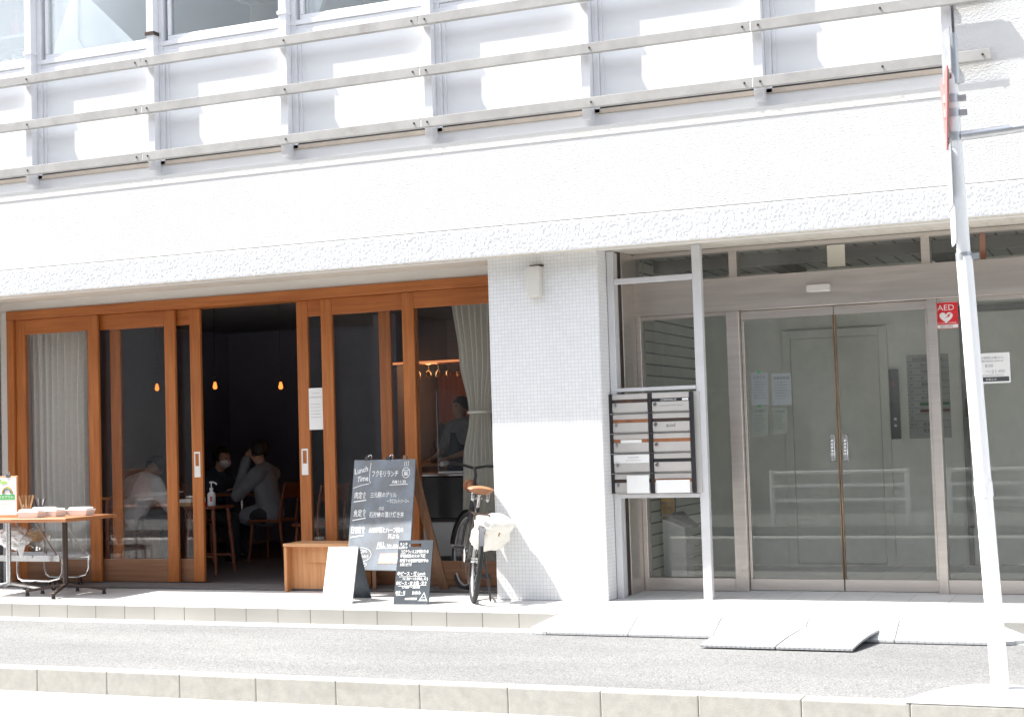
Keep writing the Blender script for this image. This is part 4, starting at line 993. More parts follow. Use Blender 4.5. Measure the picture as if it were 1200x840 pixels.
for s in (-.06, .06):
    MB().tube([(.11+.012*math.cos(i*.9), s+.012*math.sin(i*.9), .80+.0018*i) for i in range(34)], .0035, 5).build('spring', CHROME, so_, smooth=True, local=True)
MB().tube([(.09,-.06,.797),(.22,-.02,.815),(.30,0,.845)], .005, 6).tube([(.09,.06,.797),(.22,.02,.815),(.30,0,.845)], .005, 6).build('saddle_rail', CHROME, so_, smooth=True, local=True)
rz = Matrix.Translation(HT) @ Matrix.Rotation(R(16), 4, 'Z') @ Matrix.Translation(-HT)
MB().tube([HT, HT+Vector((-.02,0,.13)), HT+Vector((.02,0,.19))], .014).xf(rz).build('stem', BLACK, BK, smooth=True, local=True)
hb = HT+Vector((.02,0,.19))
hbo = MB().tube([hb+Vector((-.12,-.30,.02)), hb+Vector((-.02,-.24,.025)), hb+Vector((.03,-.12,.02)), hb+Vector((.015,0,-.005)), hb+Vector((.03,.12,.02)), hb+Vector((-.02,.24,.025)), hb+Vector((-.12,.30,.02))], .012, 10).xf(rz).build('handlebar', BLACK, BK, smooth=True, local=True)
for s in (-1, 1):
    MB().tube([hb+Vector((-.11,s*.293,.0205)), hb+Vector((-.16,s*.335,.016)), hb+Vector((-.21,s*.37,.012))], .019, 12).xf(rz).build('grip', mat('grey_grip', (.09,.085,.085), .7) if s < 0 else bpy.data.materials['grey_grip'], hbo, smooth=True, local=True)
    MB().tube([hb+Vector((.02,s*.19,.0)), hb+Vector((.0,s*.28,-.01)), hb+Vector((-.07,s*.36,-.015))], .006, 6).xf(rz).build('brake_lever', BLACK, hbo, smooth=True, local=True)
MB().cyl(HT+Vector((.05,0,.03)), HT+Vector((.13,0,.04)), .055, .05, 20).ball(HT+Vector((.05,0,.03)), .05).xf(rz).build('headlamp', LEATHER, BK, smooth=True, local=True)
m = MB().cyl(BB+Vector((0,-.05,0)), BB+Vector((0,.05,0)), .02)
for k in range(24):
    pass
m.ring(BB+Vector((0,-.05,0)), (0,1,0), .085, .006, 30, 6); cr = m.build('chainset', DARKMETAL, BK, smooth=True, local=True)
for s, dx, dz in ((-1, .12, -.12), (1, -.12, .12)):
    MB().tube([BB+Vector((0,s*.06,0)), BB+Vector((dx,s*.075,dz))], .009, 8).build('crank', CHROME, cr, smooth=True, local=True)
    q = BB+Vector((dx,s*.08,dz)); MB().box(q.x-.045, q.x+.045, q.y, q.y+s*.10, q.z-.014, q.z+.014).build('pedal', BLACK, cr, bevel=.005, local=True)
MB().box(.05, .50, -.066, -.052, .27, .37).build('chain_guard', BLACK, BK, bevel=.02, local=True)
m = MB()
for s in (-1, 1):
    m.tube([(-.22,s*.06,.70), (.22,s*.05,.70)], .006, 6); m.tube([(-.12,s*.06,.70), (0,s*.075,WR)], .005, 6)
for x in (-.2, -.08, .04, .16): m.tube([(x,-.06,.70), (x,.06,.70)], .004, 6)
m.build('rear_rack', DARKMETAL, BK, smooth=True, local=True)
m = MB().tube([(.02,-.07,.33), (-.05,-.12,.09), (-.07,-.13,.028)], .008, 8); m.build('kickstand', GUNMETAL, BK, smooth=True, local=True)
MB().box(-.02, .05, -.075, -.05, .50, .56).build('wheel_lock', GALV, BK, bevel=.008, local=True)
# canvas pannier
K = thing('pannier_bag', 'white canvas bag with tan straps slung over the back of the bicycle', 'bag', (-4.775, -.12, .54))
m = MB(); c = Vector((-4.762, -.165, .54)); rot = Matrix.Translation(c) @ Matrix.Rotation(R(-16), 4, 'Z') @ Matrix.Rotation(R(28), 4, 'Y')
def softbox(hx, hy, hz, k, seed):
    bm = bmesh.new(); bmesh.ops.create_cube(bm, size=2); bmesh.ops.subdivide_edges(bm, edges=bm.edges, cuts=7, use_grid_fill=True)
    m = MB()
    for v in bm.verts:
        q = v.co.copy(); s_ = q.normalized()*1.25; q = q.lerp(s_, .66)
        d = 1+k*mnoise.noise(q*2.2+Vector((seed,0,0)))
        m.v.append(Vector((q.x*hx*d, q.y*hy*d, q.z*hz*d)))
    m.f = [tuple(v.index for v in f.verts) for f in bm.faces]; bm.free(); return m
bd = softbox(.082, .165, .12, .16, 4).xf(rot).build('body', CANVAS, K, smooth=True)
softbox(.088, .17, .05, .18, 8).xf(rot @ Matrix.Translation((0,0,.085))).build('flap', CANVAS, K, smooth=True)
for s in (-.06, .06):
    MB().obox((s*.7,-.157,.03), (.014,0,0), (0,.004,0), (0,0,.05)).xf(rot).build('strap', LEATHER, bd, bevel=.002)
MB().obox((.085,-.02,.05), (.004,0,0), (0,.012,0), (0,0,.05)).xf(rot).build('strap', LEATHER, bd, bevel=.002)

# ------------------------------------------------------------------ curtains
def curtain(name, label, y, edges, m_, folds=9, amp=.035, n=90):
    """edges: list of (z, x_left, x_right), top to bottom"""
    K = thing(name, label, 'curtain', ((edges[0][1]+edges[0][2])/2, y, edges[-1][0]))
    vs_ = []; fs = []; rows = []
    for (z0, a0, b0), (z1, a1, b1) in zip(edges[:-1], edges[1:]):
        k = max(2, int((z0-z1)/.08))
        for i in range(k):
            f = i/k; g = f*f*(3-2*f); rows.append((z0+(z1-z0)*f, a0+(a1-a0)*g, b0+(b1-b0)*g))
    rows.append(edges[-1])
    for s in (0, 1):
        for z, a, b in rows:
            sq = min(1, (b-a)/(edges[0][2]-edges[0][1])+.25)
            for i in range(n+1):
                u = i/n
                ph = u*folds*2*math.pi+1.5*mnoise.noise(Vector((u*3, z*.35, 1)))
                vs_.append((a+(b-a)*u, y+amp*sq*math.sin(ph)+.02*mnoise.noise(Vector((u*7, z*1.2, 5)))+s*.004, z))
    R_ = len(rows); w = n+1
    for s in (0, 1):
        o = s*R_*w
        for r in range(R_-1):
            for i in range(n): fs.append((o+r*w+i, o+r*w+i+1, o+(r+1)*w+i+1, o+(r+1)*w+i))
    MB().add(vs_, fs).build('cloth', m_, K, smooth=True)
    MB().cyl((edges[0][1]-.05, y, edges[0][0]+.02), (edges[0][2]+.05, y, edges[0][0]+.02), .012).build('rod', DARKMETAL, K)
    return K
curtain('curtain', 'pale grey curtain hanging straight behind the outermost glass door', 1.03, [(2.56, -10.32, -9.58), (1.3, -10.30, -9.62), (.06, -10.30, -9.60)], CURTAIN, 9, .05)
tc_ = curtain('tied_curtain', 'grey curtain gathered by a tie behind the bicycle', 1.08, [(2.56, -5.63, -5.12), (2.0, -5.57, -5.16), (1.54, -5.49, -5.27), (1.50, -5.485, -5.275), (1.1, -5.56, -5.24), (.06, -5.60, -5.2)], CURTAIN_D, 8, .04)
MB().ring((-5.38, 1.08, 1.52), (0,0,1), .105, .012, 24, 8).build('tie', CURTAIN_D, tc_, smooth=True)

# ------------------------------------------------------------------ shop furniture
def chair(label, loc, rz, m_=None, solid=False):
    K = thing('wooden_chair', label, 'chair', loc, rz, 'chairs in the shop'); m_ = m_ or DARKWOOD
    MB().box(-.21, .21, -.20, .20, .43, .46).build('seat', m_, K, bevel=.008, local=True)
    for x, y in ((.18,.17),(.18,-.17)): MB().cyl((x*.9,y*.9,.43), (x*1.1,y*1.1,0), .019, .014).build('leg', m_, K, smooth=True, local=True)
    for y in (.17,-.17): MB().tube([(-.24,y,0), (-.19,y,.44), (-.22,y,.66), (-.275,y,.86)], [.016,.02,.018,.014]).build('leg', m_, K, smooth=True, local=True)
    b = MB()
    if solid: b.obox((-.225,0,.66), (.008,0,0), (0,.2,0), (-.03,0,.20))
    else:
        b.obox((-.255,0,.77), (.009,0,0), (0,.18,0), (-.018,0,.085))
    b.build('backrest', m_, K, bevel=.006, local=True)
    MB().cyl((.19,-.18,.2), (.19,.18,.2), .010).build('stretcher', m_, K, smooth=True, local=True)
    return K
chair('wooden chair under the seated person in the grey coat, inside the doorway', (-8.86, 3.2, .016), R(180))
chair('wooden chair seen against the inner edge of the open doorway', (-7.78, 2.35, .016), R(158))
chair('wooden chair under the masked person at the back table', (-9.86, 3.45, .016), R(-8))
K = thing('box_stool', 'red brown solid box stool under the bent person behind the glass', 'stool', (-9.66, 1.75, .016))
MB().box(-9.89, -9.43, 1.54, 1.96, .42, .455).build('seat', DARKWOOD, K, bevel=.004); MB().box(-9.87, -9.45, 1.56, 1.94, .016, .4195).build('base', DARKWOOD, K)
K = thing('dining_table', 'small dark table between the two seated diners', 'table', (-9.32, 3.3, .016))
MB().box(-9.62, -9.02, 3.0, 3.6, .735, .765).build('tabletop', DARKWOOD, K, bevel=.004)
MB().cyl((-9.32,3.3,.05), (-9.32,3.3,.734), .025).build('pedestal', CHROME, K, smooth=True)
MB().lathe([(.2,.016),(.19,.03),(.03,.05)], (-9.32,3.3,0)).build('foot', DARKMETAL, K, smooth=True)
p = PY(286, 576, 3.1); 
K = thing('menu_card', 'cream folded menu card standing on the diners table', 'menu', (p.x, 3.1, .766))
MB().prism([(p.x-.045,3.07,.767), (p.x+.045,3.07,.767), (p.x+.045,3.11,.92), (p.x-.045,3.11,.92)], (0,.003,0)).prism([(p.x-.045,3.15,.767), (p.x+.045,3.15,.767), (p.x+.045,3.114,.92), (p.x-.045,3.114,.92)], (0,.003,0)).build('card', mat('cream_card', (.62,.57,.46), .7), K)
# turned stool with sanitizer
cx, cy = -8.72, 1.8
K = thing('side_table', 'tall red brown side table with turned legs inside the doorway', 'side table', (cx, cy, .016))
MB().box(cx-.20, cx+.17, cy-.18, cy+.18, .665, .69).build('tabletop', DARKWOOD, K, bevel=.005)
for sx_ in (-1, 1):
    for sy_ in (-1, 1):
        l = MB(); prof = [(.02,.016),(.014,.03),(.017,.12),(.022,.16),(.015,.2),(.019,.3),(.022,.42),(.014,.47),(.023,.50),(.014,.53),(.023,.56),(.02,.6),(.02,.664)]
        l.lathe(prof, (0,0,0), 12); l.v = [Vector((cx-.015+sx_*(.135+.05*(1-v.z/.66))+v.x, cy+sy_*(.13+.04*(1-v.z/.66))+v.y, v.z)) for v in l.v]
        l.build('leg', DARKWOOD, K, smooth=True)
for sy_ in (-1, 1): MB().cyl((cx-.18, cy+sy_*.16, .19), (cx+.15, cy+sy_*.16, .19), .011).build('stretcher', DARKWOOD, K, smooth=True)
q = PY(248, 588, 1.72)
K = thing('pump_bottle', 'white pump bottle of sanitizer on the side table in the doorway', 'bottle', (q.x, 1.72, .692))
MB().lathe([(.036,0),(.04,.008),(.04,.115),(.034,.135),(.016,.145),(.016,.155)], (q.x,1.72,.692), 20).build('body', PLASTICW, K, smooth=True)
MB().cyl((q.x,1.72,.848), (q.x,1.72,.875), .02).cyl((q.x,1.72,.876), (q.x,1.72,.925), .006).tube([(q.x-.02,1.72,.93), (q.x+.02,1.72,.932), (q.x+.055,1.72,.92), (q.x+.062,1.72,.905)], .008, 8).build('pump', PLASTICW, K, smooth=True)
MB().box(q.x+.012, q.x+.034, 1.674, 1.681, .74, .79).build('sticker', mat('pink_sticker', (.6,.15,.14), .6), K)
q = PY(236, 588, 1.7)
K = thing('small_box', 'small red and white box next to the sanitizer', 'box', (q.x, 1.7, .692))
MB().box(q.x-.05, q.x+.04, 1.66, 1.74, .692, .73).build('base', RED, K, bevel=.003); MB().box(q.x-.045, q.x+.03, 1.665, 1.735, .7305, .78).build('lid', PLASTICW, K, bevel=.003)
q = PY(222, 580, 1.75)
K = thing('card_stack', 'stack of white and brown cards half hidden by the sliding door edge', 'cards', (q.x, 1.75, .692))
MB().box(q.x-.09, q.x+.05, 1.70, 1.80, .692, .73).build('carton', KRAFT, K); MB().box(q.x-.09, q.x+.05, 1.70, 1.80, .7305, .765).build('paper', PAPER, K)
# window ledge table with papers
zl = PY(165, 581, 1.22).z
K = thing('ledge_table', 'narrow wooden table behind the glass carrying loose white papers', 'table', (-9.7, 1.24, .016))
MB().box(-10.25, -9.42, 1.10, 1.38, zl-.03, zl-.008).build('tabletop', OAK_H, K, bevel=.003)
for x in (-10.2, -9.47):
    for y in (1.14, 1.34): MB().box(x-.02, x+.02, y-.02, y+.02, .016, zl-.031).build('leg', DARKWOOD, K)
a = PY(150, 578, 1.22).x; b = PY(200, 578, 1.22).x
for i in range(4):
    o = MB().obox(((a+b)/2+.05+.02*i, 1.22+.02*i, zl+.004+.009*i), ((b-a)*.33,.02*(i % 2),0), (.02,.07,0), (0,0,.0045)).build('paper_pad', PAPER)
    tag(o, ('lowest', 'second', 'third', 'topmost')[i]+' white paper pad of the pile on the ledge table behind the glass', 'paper', 'white paper pads on the ledge table')
# potted sprig between table and curtain
q = PY(140, 545, 1.5)
K = thing('leafy_sprig', 'thin leafy sprig in a small pot behind the glass door', 'plant', (-10.0, 1.24, zl))
MB().lathe([(.03,-.006),(.04,.06),(.034,.06)], (-10.0,1.24,zl), 14).build('pot', DARKMETAL, K, smooth=True)
st = [Vector((-10.0,1.24,zl+.05)), Vector((-9.99,1.24,zl+.18)), Vector((-9.93,1.24,zl+.30)), Vector((-9.84,1.24,zl+.37))]
MB().tube(st, [.004,.0035,.003,.002], 6).tube([st[1], Vector((-10.08,1.24,zl+.28)), Vector((-10.14,1.26,zl+.31))], .0025, 6).build('stem', KRAFT, K)
m = MB()
for i in range(26):
    base = random.choice([st[2].lerp(st[3], random.random()), st[1].lerp(st[2], random.random()), Vector((-10.14,1.26,zl+.3))])+Vector((random.uniform(-.04,.04), random.uniform(-.04,.04), random.uniform(-.03,.03)))
    d = Vector((random.uniform(-1,1), random.uniform(-1,1), random.uniform(-.3,.5))).normalized(); w_ = d.cross(Vector((0,0,1))).normalized()*.008
    m.add([base, base+d*.018+w_, base+d*.04, base+d*.018-w_], [(0,1,2,3)])
m.build('leaves', LEAF, K)
# pendant bulbs
for px, py, Y, lab, on_ in ((184, 455, 2.5, 'glowing pendant bulb seen through the glass of the left door', 1), (252, 453, 2.5, 'glowing pendant bulb in the open doorway above the masked person', 1), (329, 453, 2.5, 'glowing pendant bulb in the open doorway above the person in grey', 1)):
    p = PY(px, py, Y)
    K = thing('pendant_lamp', lab, 'lamp', (p.x, Y, p.z), group='bare bulb pendant lamps')
    MB().cyl((p.x,Y,p.z+.11), (p.x,Y,2.79), .004, None, 6).build('cord', BLACK, K)
    MB().cyl((p.x,Y,p.z+.05), (p.x,Y,p.z+.11), .021, .016, 12).build('socket', BLACK, K, smooth=True)
    MB().lathe([(.012,.05),(.016,.03),(.023,.005),(.024,-.008),(.018,-.022),(.006,-.028)], (p.x,Y,p.z), 14).build('bulb', BULB, K, smooth=True)
# paper notice on the door glass
a, b = PY(361, 455, .885), PY(379.5, 503, .885)
t = board('door_notice', 'white sheet of house rules taped inside the narrow glass strip by the open door', 'notice', a.x, b.x, .884, b.z, a.z, PAPER, .0015)
m = MB(); w = b.x-a.x
scribble(m, (a.x+w*.3, .8815, a.z-.05), EX, EZ, w*.5, .008); scribble(m, (a.x+w*.1, .8815, a.z-.09), EX, EZ, w*.8, .012)
for k in range(5): scribble(m, (a.x+w*.15, .8815, a.z-.15-.03*k), EX, EZ, w*.7, .007)
m.build('lettering', INKG, t)
# back kitchen: counter, lit shelf, hanging glasses, hood
K = thing('bar_counter', 'warm lit bar counter with shelf at the back of the shop', 'bar counter', (-7.2, 4.6, .016))
MB().box(-7.95, -5.2, 4.4, 4.9, .016, .98).build('base', DARKWOOD, K); MB().box(-7.99, -5.16, 4.35, 4.95, .981, 1.02).build('worktop', BENCHT, K, bevel=.004)
MB().box(-7.95, -5.2, 4.42, 4.85, 2.17, 2.2).build('overhead_shelf', DARKWOOD, K); MB().box(-7.95, -5.2, 4.40, 4.418, 2.165, 2.19).build('strip_light', LED, K)
for x in (-7.9, -6.6, -5.25): MB().cyl((x,4.6,2.2), (x,4.6,2.79), .01).build('hanger', CHROME, K)
MB().box(-7.95, -5.0, 5.6, 5.95, 1.3, 2.1).build('back_shelves', DARKWOOD, K)
for i in range(14):
    x = -7.85+i*.13
    g = MB().lathe([(.004,.0),(.034,-.002),(.005,-.006),(.004,-.07),(.03,-.10),(.034,-.15),(.028,-.165)], (x,4.6,2.165), 10).build('hanging_glass', glass('warm_glass', (.9,.75,.55), 1.6) if i == 0 else bpy.data.materials['warm_glass'], None, smooth=True)
    tag(g, 'stemmed glass hanging in the row below the lit bar shelf', 'glass', 'glasses hanging under the bar shelf')
for i in range(9):
    x = -7.7+i*.2; c = [(.03,.05,.03),(.16,.06,.02),(.05,.04,.03),(.22,.16,.08)][i % 4]
    h = .2+.05*((i*7) % 3)
    g = MB().lathe([(.035,0),(.035,h*.6),(.014,h*.78),(.014,h)], (x,4.5,1.021), 12).build('bottle', mat('bottle_tone_%s' % 'abcd'[i % 4], c, .25) if i < 4 else bpy.data.materials['bottle_tone_%s' % 'abcd'[i % 4]], None, smooth=True)
    tag(g, 'bottle standing in the row along the bar counter', 'bottle', 'bottles on the bar counter')
K = thing('cooker_hood', 'dark grey cooker hood above the kitchen beside the tied curtain', 'cooker hood', (-6.3, 4.1, 1.9))
MB().prism([(-6.75,3.9,1.86), (-6.0,3.9,1.86), (-6.12,3.9,2.02), (-6.6,3.9,2.02)], (0,.4,0)).build('canopy', mat('hood_steel', (.3,.3,.31), .4, .6), K, bevel=.004)
MB().box(-6.5, -6.2, 4.0, 4.2, 2.021, 2.79).build('duct', GALV, K)
# white fridge counter behind the right glass
K = thing('display_fridge', 'low display fridge with white front and dark glass behind the easel', 'fridge', (-5.95, 1.55, .016))
a = PY(490, 612, 1.45).x; b = PY(556, 612, 1.45).x
MB().box(a-.25, b+.05, 1.45, 2.05, .22, .535).build('front_panel', FRIDGE, K, bevel=.006); MB().box(a-.25, b+.05, 1.47, 2.05, .016, .2).build('plinth', BLACK, K)
MB().box(a-.25, b+.05, 1.44, 2.05, .536, .56).build('trim', BLACK, K); MB().box(a-.24, b+.04, 1.47, 2.0, .561, .95).build('glass_case', mat('dark_case_glass', (.025,.028,.032), .08), K, bevel=.01)
MB().box(a-.25, b+.05, 1.45, 2.05, .951, .975).build('top', CHROME, K, bevel=.004)
K = thing('acrylic_screen', 'clear acrylic droplet screen above the fridge counter', 'screen', (-5.7, 1.7, .976))
MB().box(-6.1, -5.45, 1.7, 1.706, .99, 1.75).build('sheet', GLASS, K); MB().box(-6.1, -5.45, 1.69, 1.716, .977, .99).build('base', PLASTICW, K); MB().box(-6.104, -6.1, 1.699, 1.707, .99, 1.75).build('edge', GALV, K)
K = thing('coffee_machine', 'black coffee machine on the bar counter behind the glass', 'coffee machine', (-7.1, 4.5, 1.02))
MB().box(-7.38, -6.9, 4.36, 4.40, 1.021, 1.46).box(-7.38, -6.9, 4.4005, 4.8, 1.35, 1.48).build('body', BLACK, K, bevel=.01); MB().box(-7.36, -6.92, 4.33, 4.359, 1.05, 1.08).build('drip_tray', GALV, K)
for i in range(3): MB().cyl((-7.28+.14*i,4.35,1.22), (-7.28+.14*i,4.35,1.29), .02).build('spout', CHROME, K)

# ------------------------------------------------------------------ people in the shop
def skin_mesh(joints, edges, name, m_, parent, sub=2, cloth=False):
    if cloth:                                          # overlapping soft forms fused into one garment surface
        mb = MB()
        for a, b in edges:
            A, Bq = Vector(joints[a][:3]), Vector(joints[b][:3])
            ra, rb = [Vector((r[1], r[0], (r[0]+r[1])/2)) if isinstance(r, tuple) else Vector((r, r, r)) for r in (joints[a][3], joints[b][3])]
            n_ = max(2, int((Bq-A).length/.022))
            for k in range(n_+1):
                q = A.lerp(Bq, k/n_); r = ra.lerp(rb, k/n_); mb.ball(q, 1, 12, tuple(r))
        o = mb.build(name, m_, None, local=True)
        rm = o.modifiers.new('r', 'REMESH'); rm.mode = 'VOXEL'; rm.voxel_size = .013
        sm = o.modifiers.new('m', 'SMOOTH'); sm.factor = .5; sm.iterations = 8
        dg = bpy.context.evaluated_depsgraph_get(); dg.update()
        ev = bpy.data.meshes.new_from_object(o.evaluated_get(dg)); bpy.data.objects.remove(o)
        for v in ev.vertices:                          # creases in the cloth
            q = v.co*9; v.co += v.normal*(.007*mnoise.noise(Vector((q.x, q.y, q.z*.6)))+.004*mnoise.noise(q*2.3))
        ev.materials.clear(); ev.materials.append(m_)
        ev.polygons.foreach_set('use_smooth', [True]*len(ev.polygons))
        r = bpy.data.objects.new(name, ev); COL.objects.link(r); r.parent = parent
        return r
    names = list(joints); idx = {k: i for i, k in enumerate(names)}
    me = bpy.data.meshes.new(name); me.from_pydata([joints[k][:3] for k in names], [(idx[a], idx[b]) for a, b in edges], [])
    o = bpy.data.objects.new(name, me); COL.objects.link(o)
    md = o.modifiers.new('s', 'SKIN'); md.use_smooth_shade = True
    for k in names:
        v = me.skin_vertices[0].data[idx[k]]; r = joints[k][3]; v.radius = r if isinstance(r, tuple) else (r, r); v.use_root = (k == names[0])
    sb = o.modifiers.new('d', 'SUBSURF'); sb.levels = sub; sb.render_levels = sub
    dg = bpy.context.evaluated_depsgraph_get(); dg.update()
    ev = bpy.data.meshes.new_from_object(o.evaluated_get(dg)); bpy.data.objects.remove(o)
    ev.materials.clear(); ev.materials.append(m_)
    ev.polygons.foreach_set('use_smooth', [True]*len(ev.polygons))
    r = bpy.data.objects.new(name, ev); COL.objects.link(r)
    if parent: r.parent = parent
    return r
def person(label, loc, rz, top_m, low_m, lean=0, arms=None, mask=False, head_dn=0, long_coat=False, extra=0):
    """seated figure facing local +x; hips 0.5 above the floor"""
    K = thing('person', label, 'person', loc, rz)
    L = math.radians(lean)
    def T(x, z, y=0): # lean the trunk about the hips
        dx, dz = x, z-.5
        return (dx*math.cos(L)+dz*math.sin(L), y, .5+dz*math.cos(L)-dx*math.sin(L))
    J = {'pelvis': (0,0,.53,(.13,.11)), 'waist': (*T(.02,.70),(.125,.10)), 'chest': (*T(.03,.88),(.15,.11)), 'collar': (*T(.02,1.0),(.09,.075)), 'neck': (*T(.04,1.07),.052)}
    H0 = Vector(T(.06,1.12)); t = L+math.radians(head_dn); hu = Vector((math.sin(t),0,math.cos(t))); hf = Vector((math.cos(t),0,-math.sin(t)))
    def Hd(f, u, y=0): p = H0+hf*f+hu*u; return (p.x, y, p.z)
    J['jaw'] = (*Hd(.01,.03),.062); J['face'] = (*Hd(.02,.10),(.085,.075)); J['crown'] = (*Hd(.005,.165),(.08,.072)); J['top'] = (*Hd(0,.20),.045)
    J['nose'] = (*Hd(.105,.085),.012); J['nosetip'] = (*Hd(.122,.075),.009)
    E = [('pelvis','waist'),('waist','chest'),('chest','collar'),('collar','neck'),('neck','jaw'),('jaw','face'),('face','crown'),('crown','top'),('face','nose'),('nose','nosetip')]
    arms = arms or [((.22,.26,.72), (.45,.12,.76)), ((.22,-.26,.72), (.45,-.12,.76))]
    for i, s in enumerate((1, -1)):
        n = 'lr'[i]; el, wr = Vector(arms[i][0]), Vector(arms[i][1])
        J['sh'+n] = (*T(.02,.97,s*.17),.062); J['el'+n] = (*el,.043); J['wr'+n] = (*wr,.028)
        d = (wr-el).normalized(); side = d.cross(Vector((0,0,1))).normalized()
        pm = wr+d*.055; J['pm'+n] = (*pm,(.034,.018)); E += [('collar','sh'+n),('sh'+n,'el'+n),('el'+n,'wr'+n),('wr'+n,'pm'+n)]
        for k, ln in enumerate((.065,.078,.072,.055)):
            b = pm+side*(k-1.5)*.018+d*.028; m1 = b+d*ln*.5+Vector((0,0,-.008)); m2 = b+d*ln*.9+Vector((0,0,-.026))
            for q_, r_, nm in ((b,.0095,'a'),(m1,.0085,'b'),(m2,.007,'c')): J[f'f{n}{k}{nm}'] = (*q_, r_)
            E += [('pm'+n,f'f{n}{k}a'),(f'f{n}{k}a',f'f{n}{k}b'),(f'f{n}{k}b',f'f{n}{k}c')]
        th = wr+d*.02+side*s*.035; J['th'+n] = (*th,.010); J['ti'+n] = (*(th+d*.04+side*s*.008),.008); E += [('wr'+n,'th'+n),('th'+n,'ti'+n)]
        J['hip'+n] = (.05,s*.09,.52,.088); J['kn'+n] = (.43,s*.10,.50,.058); J['an'+n] = (.40,s*.10,.09,.038); J['to'+n] = (.52,s*.105,.035,.032)
        E += [('pelvis','hip'+n),('hip'+n,'kn'+n),('kn'+n,'an'+n),('an'+n,'to'+n)]
    BJ = dict(J)
    for k in BJ:
        if k in ('pelvis','waist','chest','collar','hipl','hipr','knl','knr','shl','shr','ell','elr'):
            r = BJ[k][3]; BJ[k] = (*BJ[k][:3], tuple(x*.74 for x in r) if isinstance(r, tuple) else r*.74)
    skin_mesh(BJ, E, 'body', SKIN, K)
    def grow(r, g): return tuple(x+g for x in r) if isinstance(r, tuple) else r+g
    tk = ['pelvis','waist','chest','collar']; g = (.016 if not long_coat else .03)+extra
    sj = {k: (*J[k][:3], grow(J[k][3], g)) for k in tk}; se = [('pelvis','waist'),('waist','chest'),('chest','collar')]
    sj['nk'] = (*Vector(J['collar'][:3]).lerp(Vector(J['neck'][:3]), .62), .078); se.append(('collar','nk'))
    for n in 'lr':
        for k in ('sh','el','wr'): sj[k+n] = (*J[k+n][:3], grow(J[k+n][3], g*1.0))
        se += [('collar','sh'+n),('sh'+n,'el'+n),('el'+n,'wr'+n)]
        if long_coat: sj['hm'+n] = (*(Vector(J['hip'+n][:3]).lerp(Vector(J['kn'+n][:3]), .55)), .10); se += [('pelvis','hm'+n)]
    skin_mesh(sj, se, 'coat' if long_coat else 'shirt', top_m, K, cloth=True)
    pj = {'pelvis': (*J['pelvis'][:3], grow(J['pelvis'][3], .008))}; pe = []
    for n in 'lr':
        for k in ('hip','kn','an'): pj[k+n] = (*J[k+n][:3], grow(J[k+n][3], .013))
        pe += [('pelvis','hip'+n),('hip'+n,'kn'+n),('kn'+n,'an'+n)]
        a = Vector(J['an'+n][:3]); tt = Vector(J['to'+n][:3])
        MB().ball(a.lerp(tt,.45)+Vector((0,0,-.018)), .05, 12, (2.0,.85,.8)).build('shoe', BLACK, K, smooth=True, local=True)
    skin_mesh(pj, pe, 'trousers', low_m, K, cloth=True)
    # hair cap, eyes, ears, mask
    hm = MB(); c = Vector(Hd(-.012,.125))
    bm = bmesh.new(); bmesh.ops.create_icosphere(bm, subdivisions=4, radius=1)
    for f in list(bm.faces):
        q = f.calc_center_median()
        if q.x > .45 and q.z < .42 or q.z < -.55: bm.faces.remove(f)
    bm.verts.index_update(); used = {v: i for i, v in enumerate([v for v in bm.verts if v.link_faces])}
    for v in used:
        q = v.co; d = 1+.06*mnoise.noise(q*5+Vector((loc[0],0,0)))
        p = c+hf*(q.x*.108*d)+Vector((0,1,0))*(q.y*.098*d)+hu*(q.z*.115*d); hm.v.append(p)
    hm.f = [tuple(used[v] for v in f.verts) for f in bm.faces]; bm.free()
    hm.build('hair', HAIR, K, smooth=True, local=True)
    for s in (-1, 1):
        MB().ball(Hd(.093,.115,s*.032), .009, 8).build('eye', INK, K, smooth=True, local=True)
        MB().ball(Hd(.0,.10,s*.084), .022, 8, (.7,.4,1.2)).build('ear', SKIN, K, smooth=True, local=True)
    MB().ball(Hd(.094,.045), .014, 8, (.4,1.4,.35)).build('mouth', mat('lip_tone', (.35,.12,.10), .6) if 'lip_tone' not in bpy.data.materials else bpy.data.materials['lip_tone'], K, smooth=True, local=True)
    if mask: MB().ball(Hd(.062,.055), .066, 14, (.95,1.0,.85)).build('face_mask', PAPER, K, smooth=True, local=True)
    return K
person('person in a grey coat sitting sideways in the doorway, one hand raised to the face', (-8.87, 3.2, 0), R(180), COAT, TROUS, 8, [((.30,.22,.74), (.28,.06,1.12)), ((.28,-.24,.78), (.46,-.08,.80))], long_coat=True)
person('masked person in dark clothes facing the open doorway at the back table', (-9.84, 3.45, -.04), R(-10), NAVY, TROUS, 10, [((.22,.26,.72), (.42,.16,.80)), ((.24,-.26,.72), (.42,-.10,.80))], mask=True, head_dn=4)
person('person in a pale shirt bent forward with back to the glass door', (-9.66, 1.72, 0), R(84), SHIRT, TROUS, 24, [((.30,.27,.68), (.52,.10,.74)), ((.30,-.27,.68), (.52,-.10,.74))], head_dn=38, extra=.008)
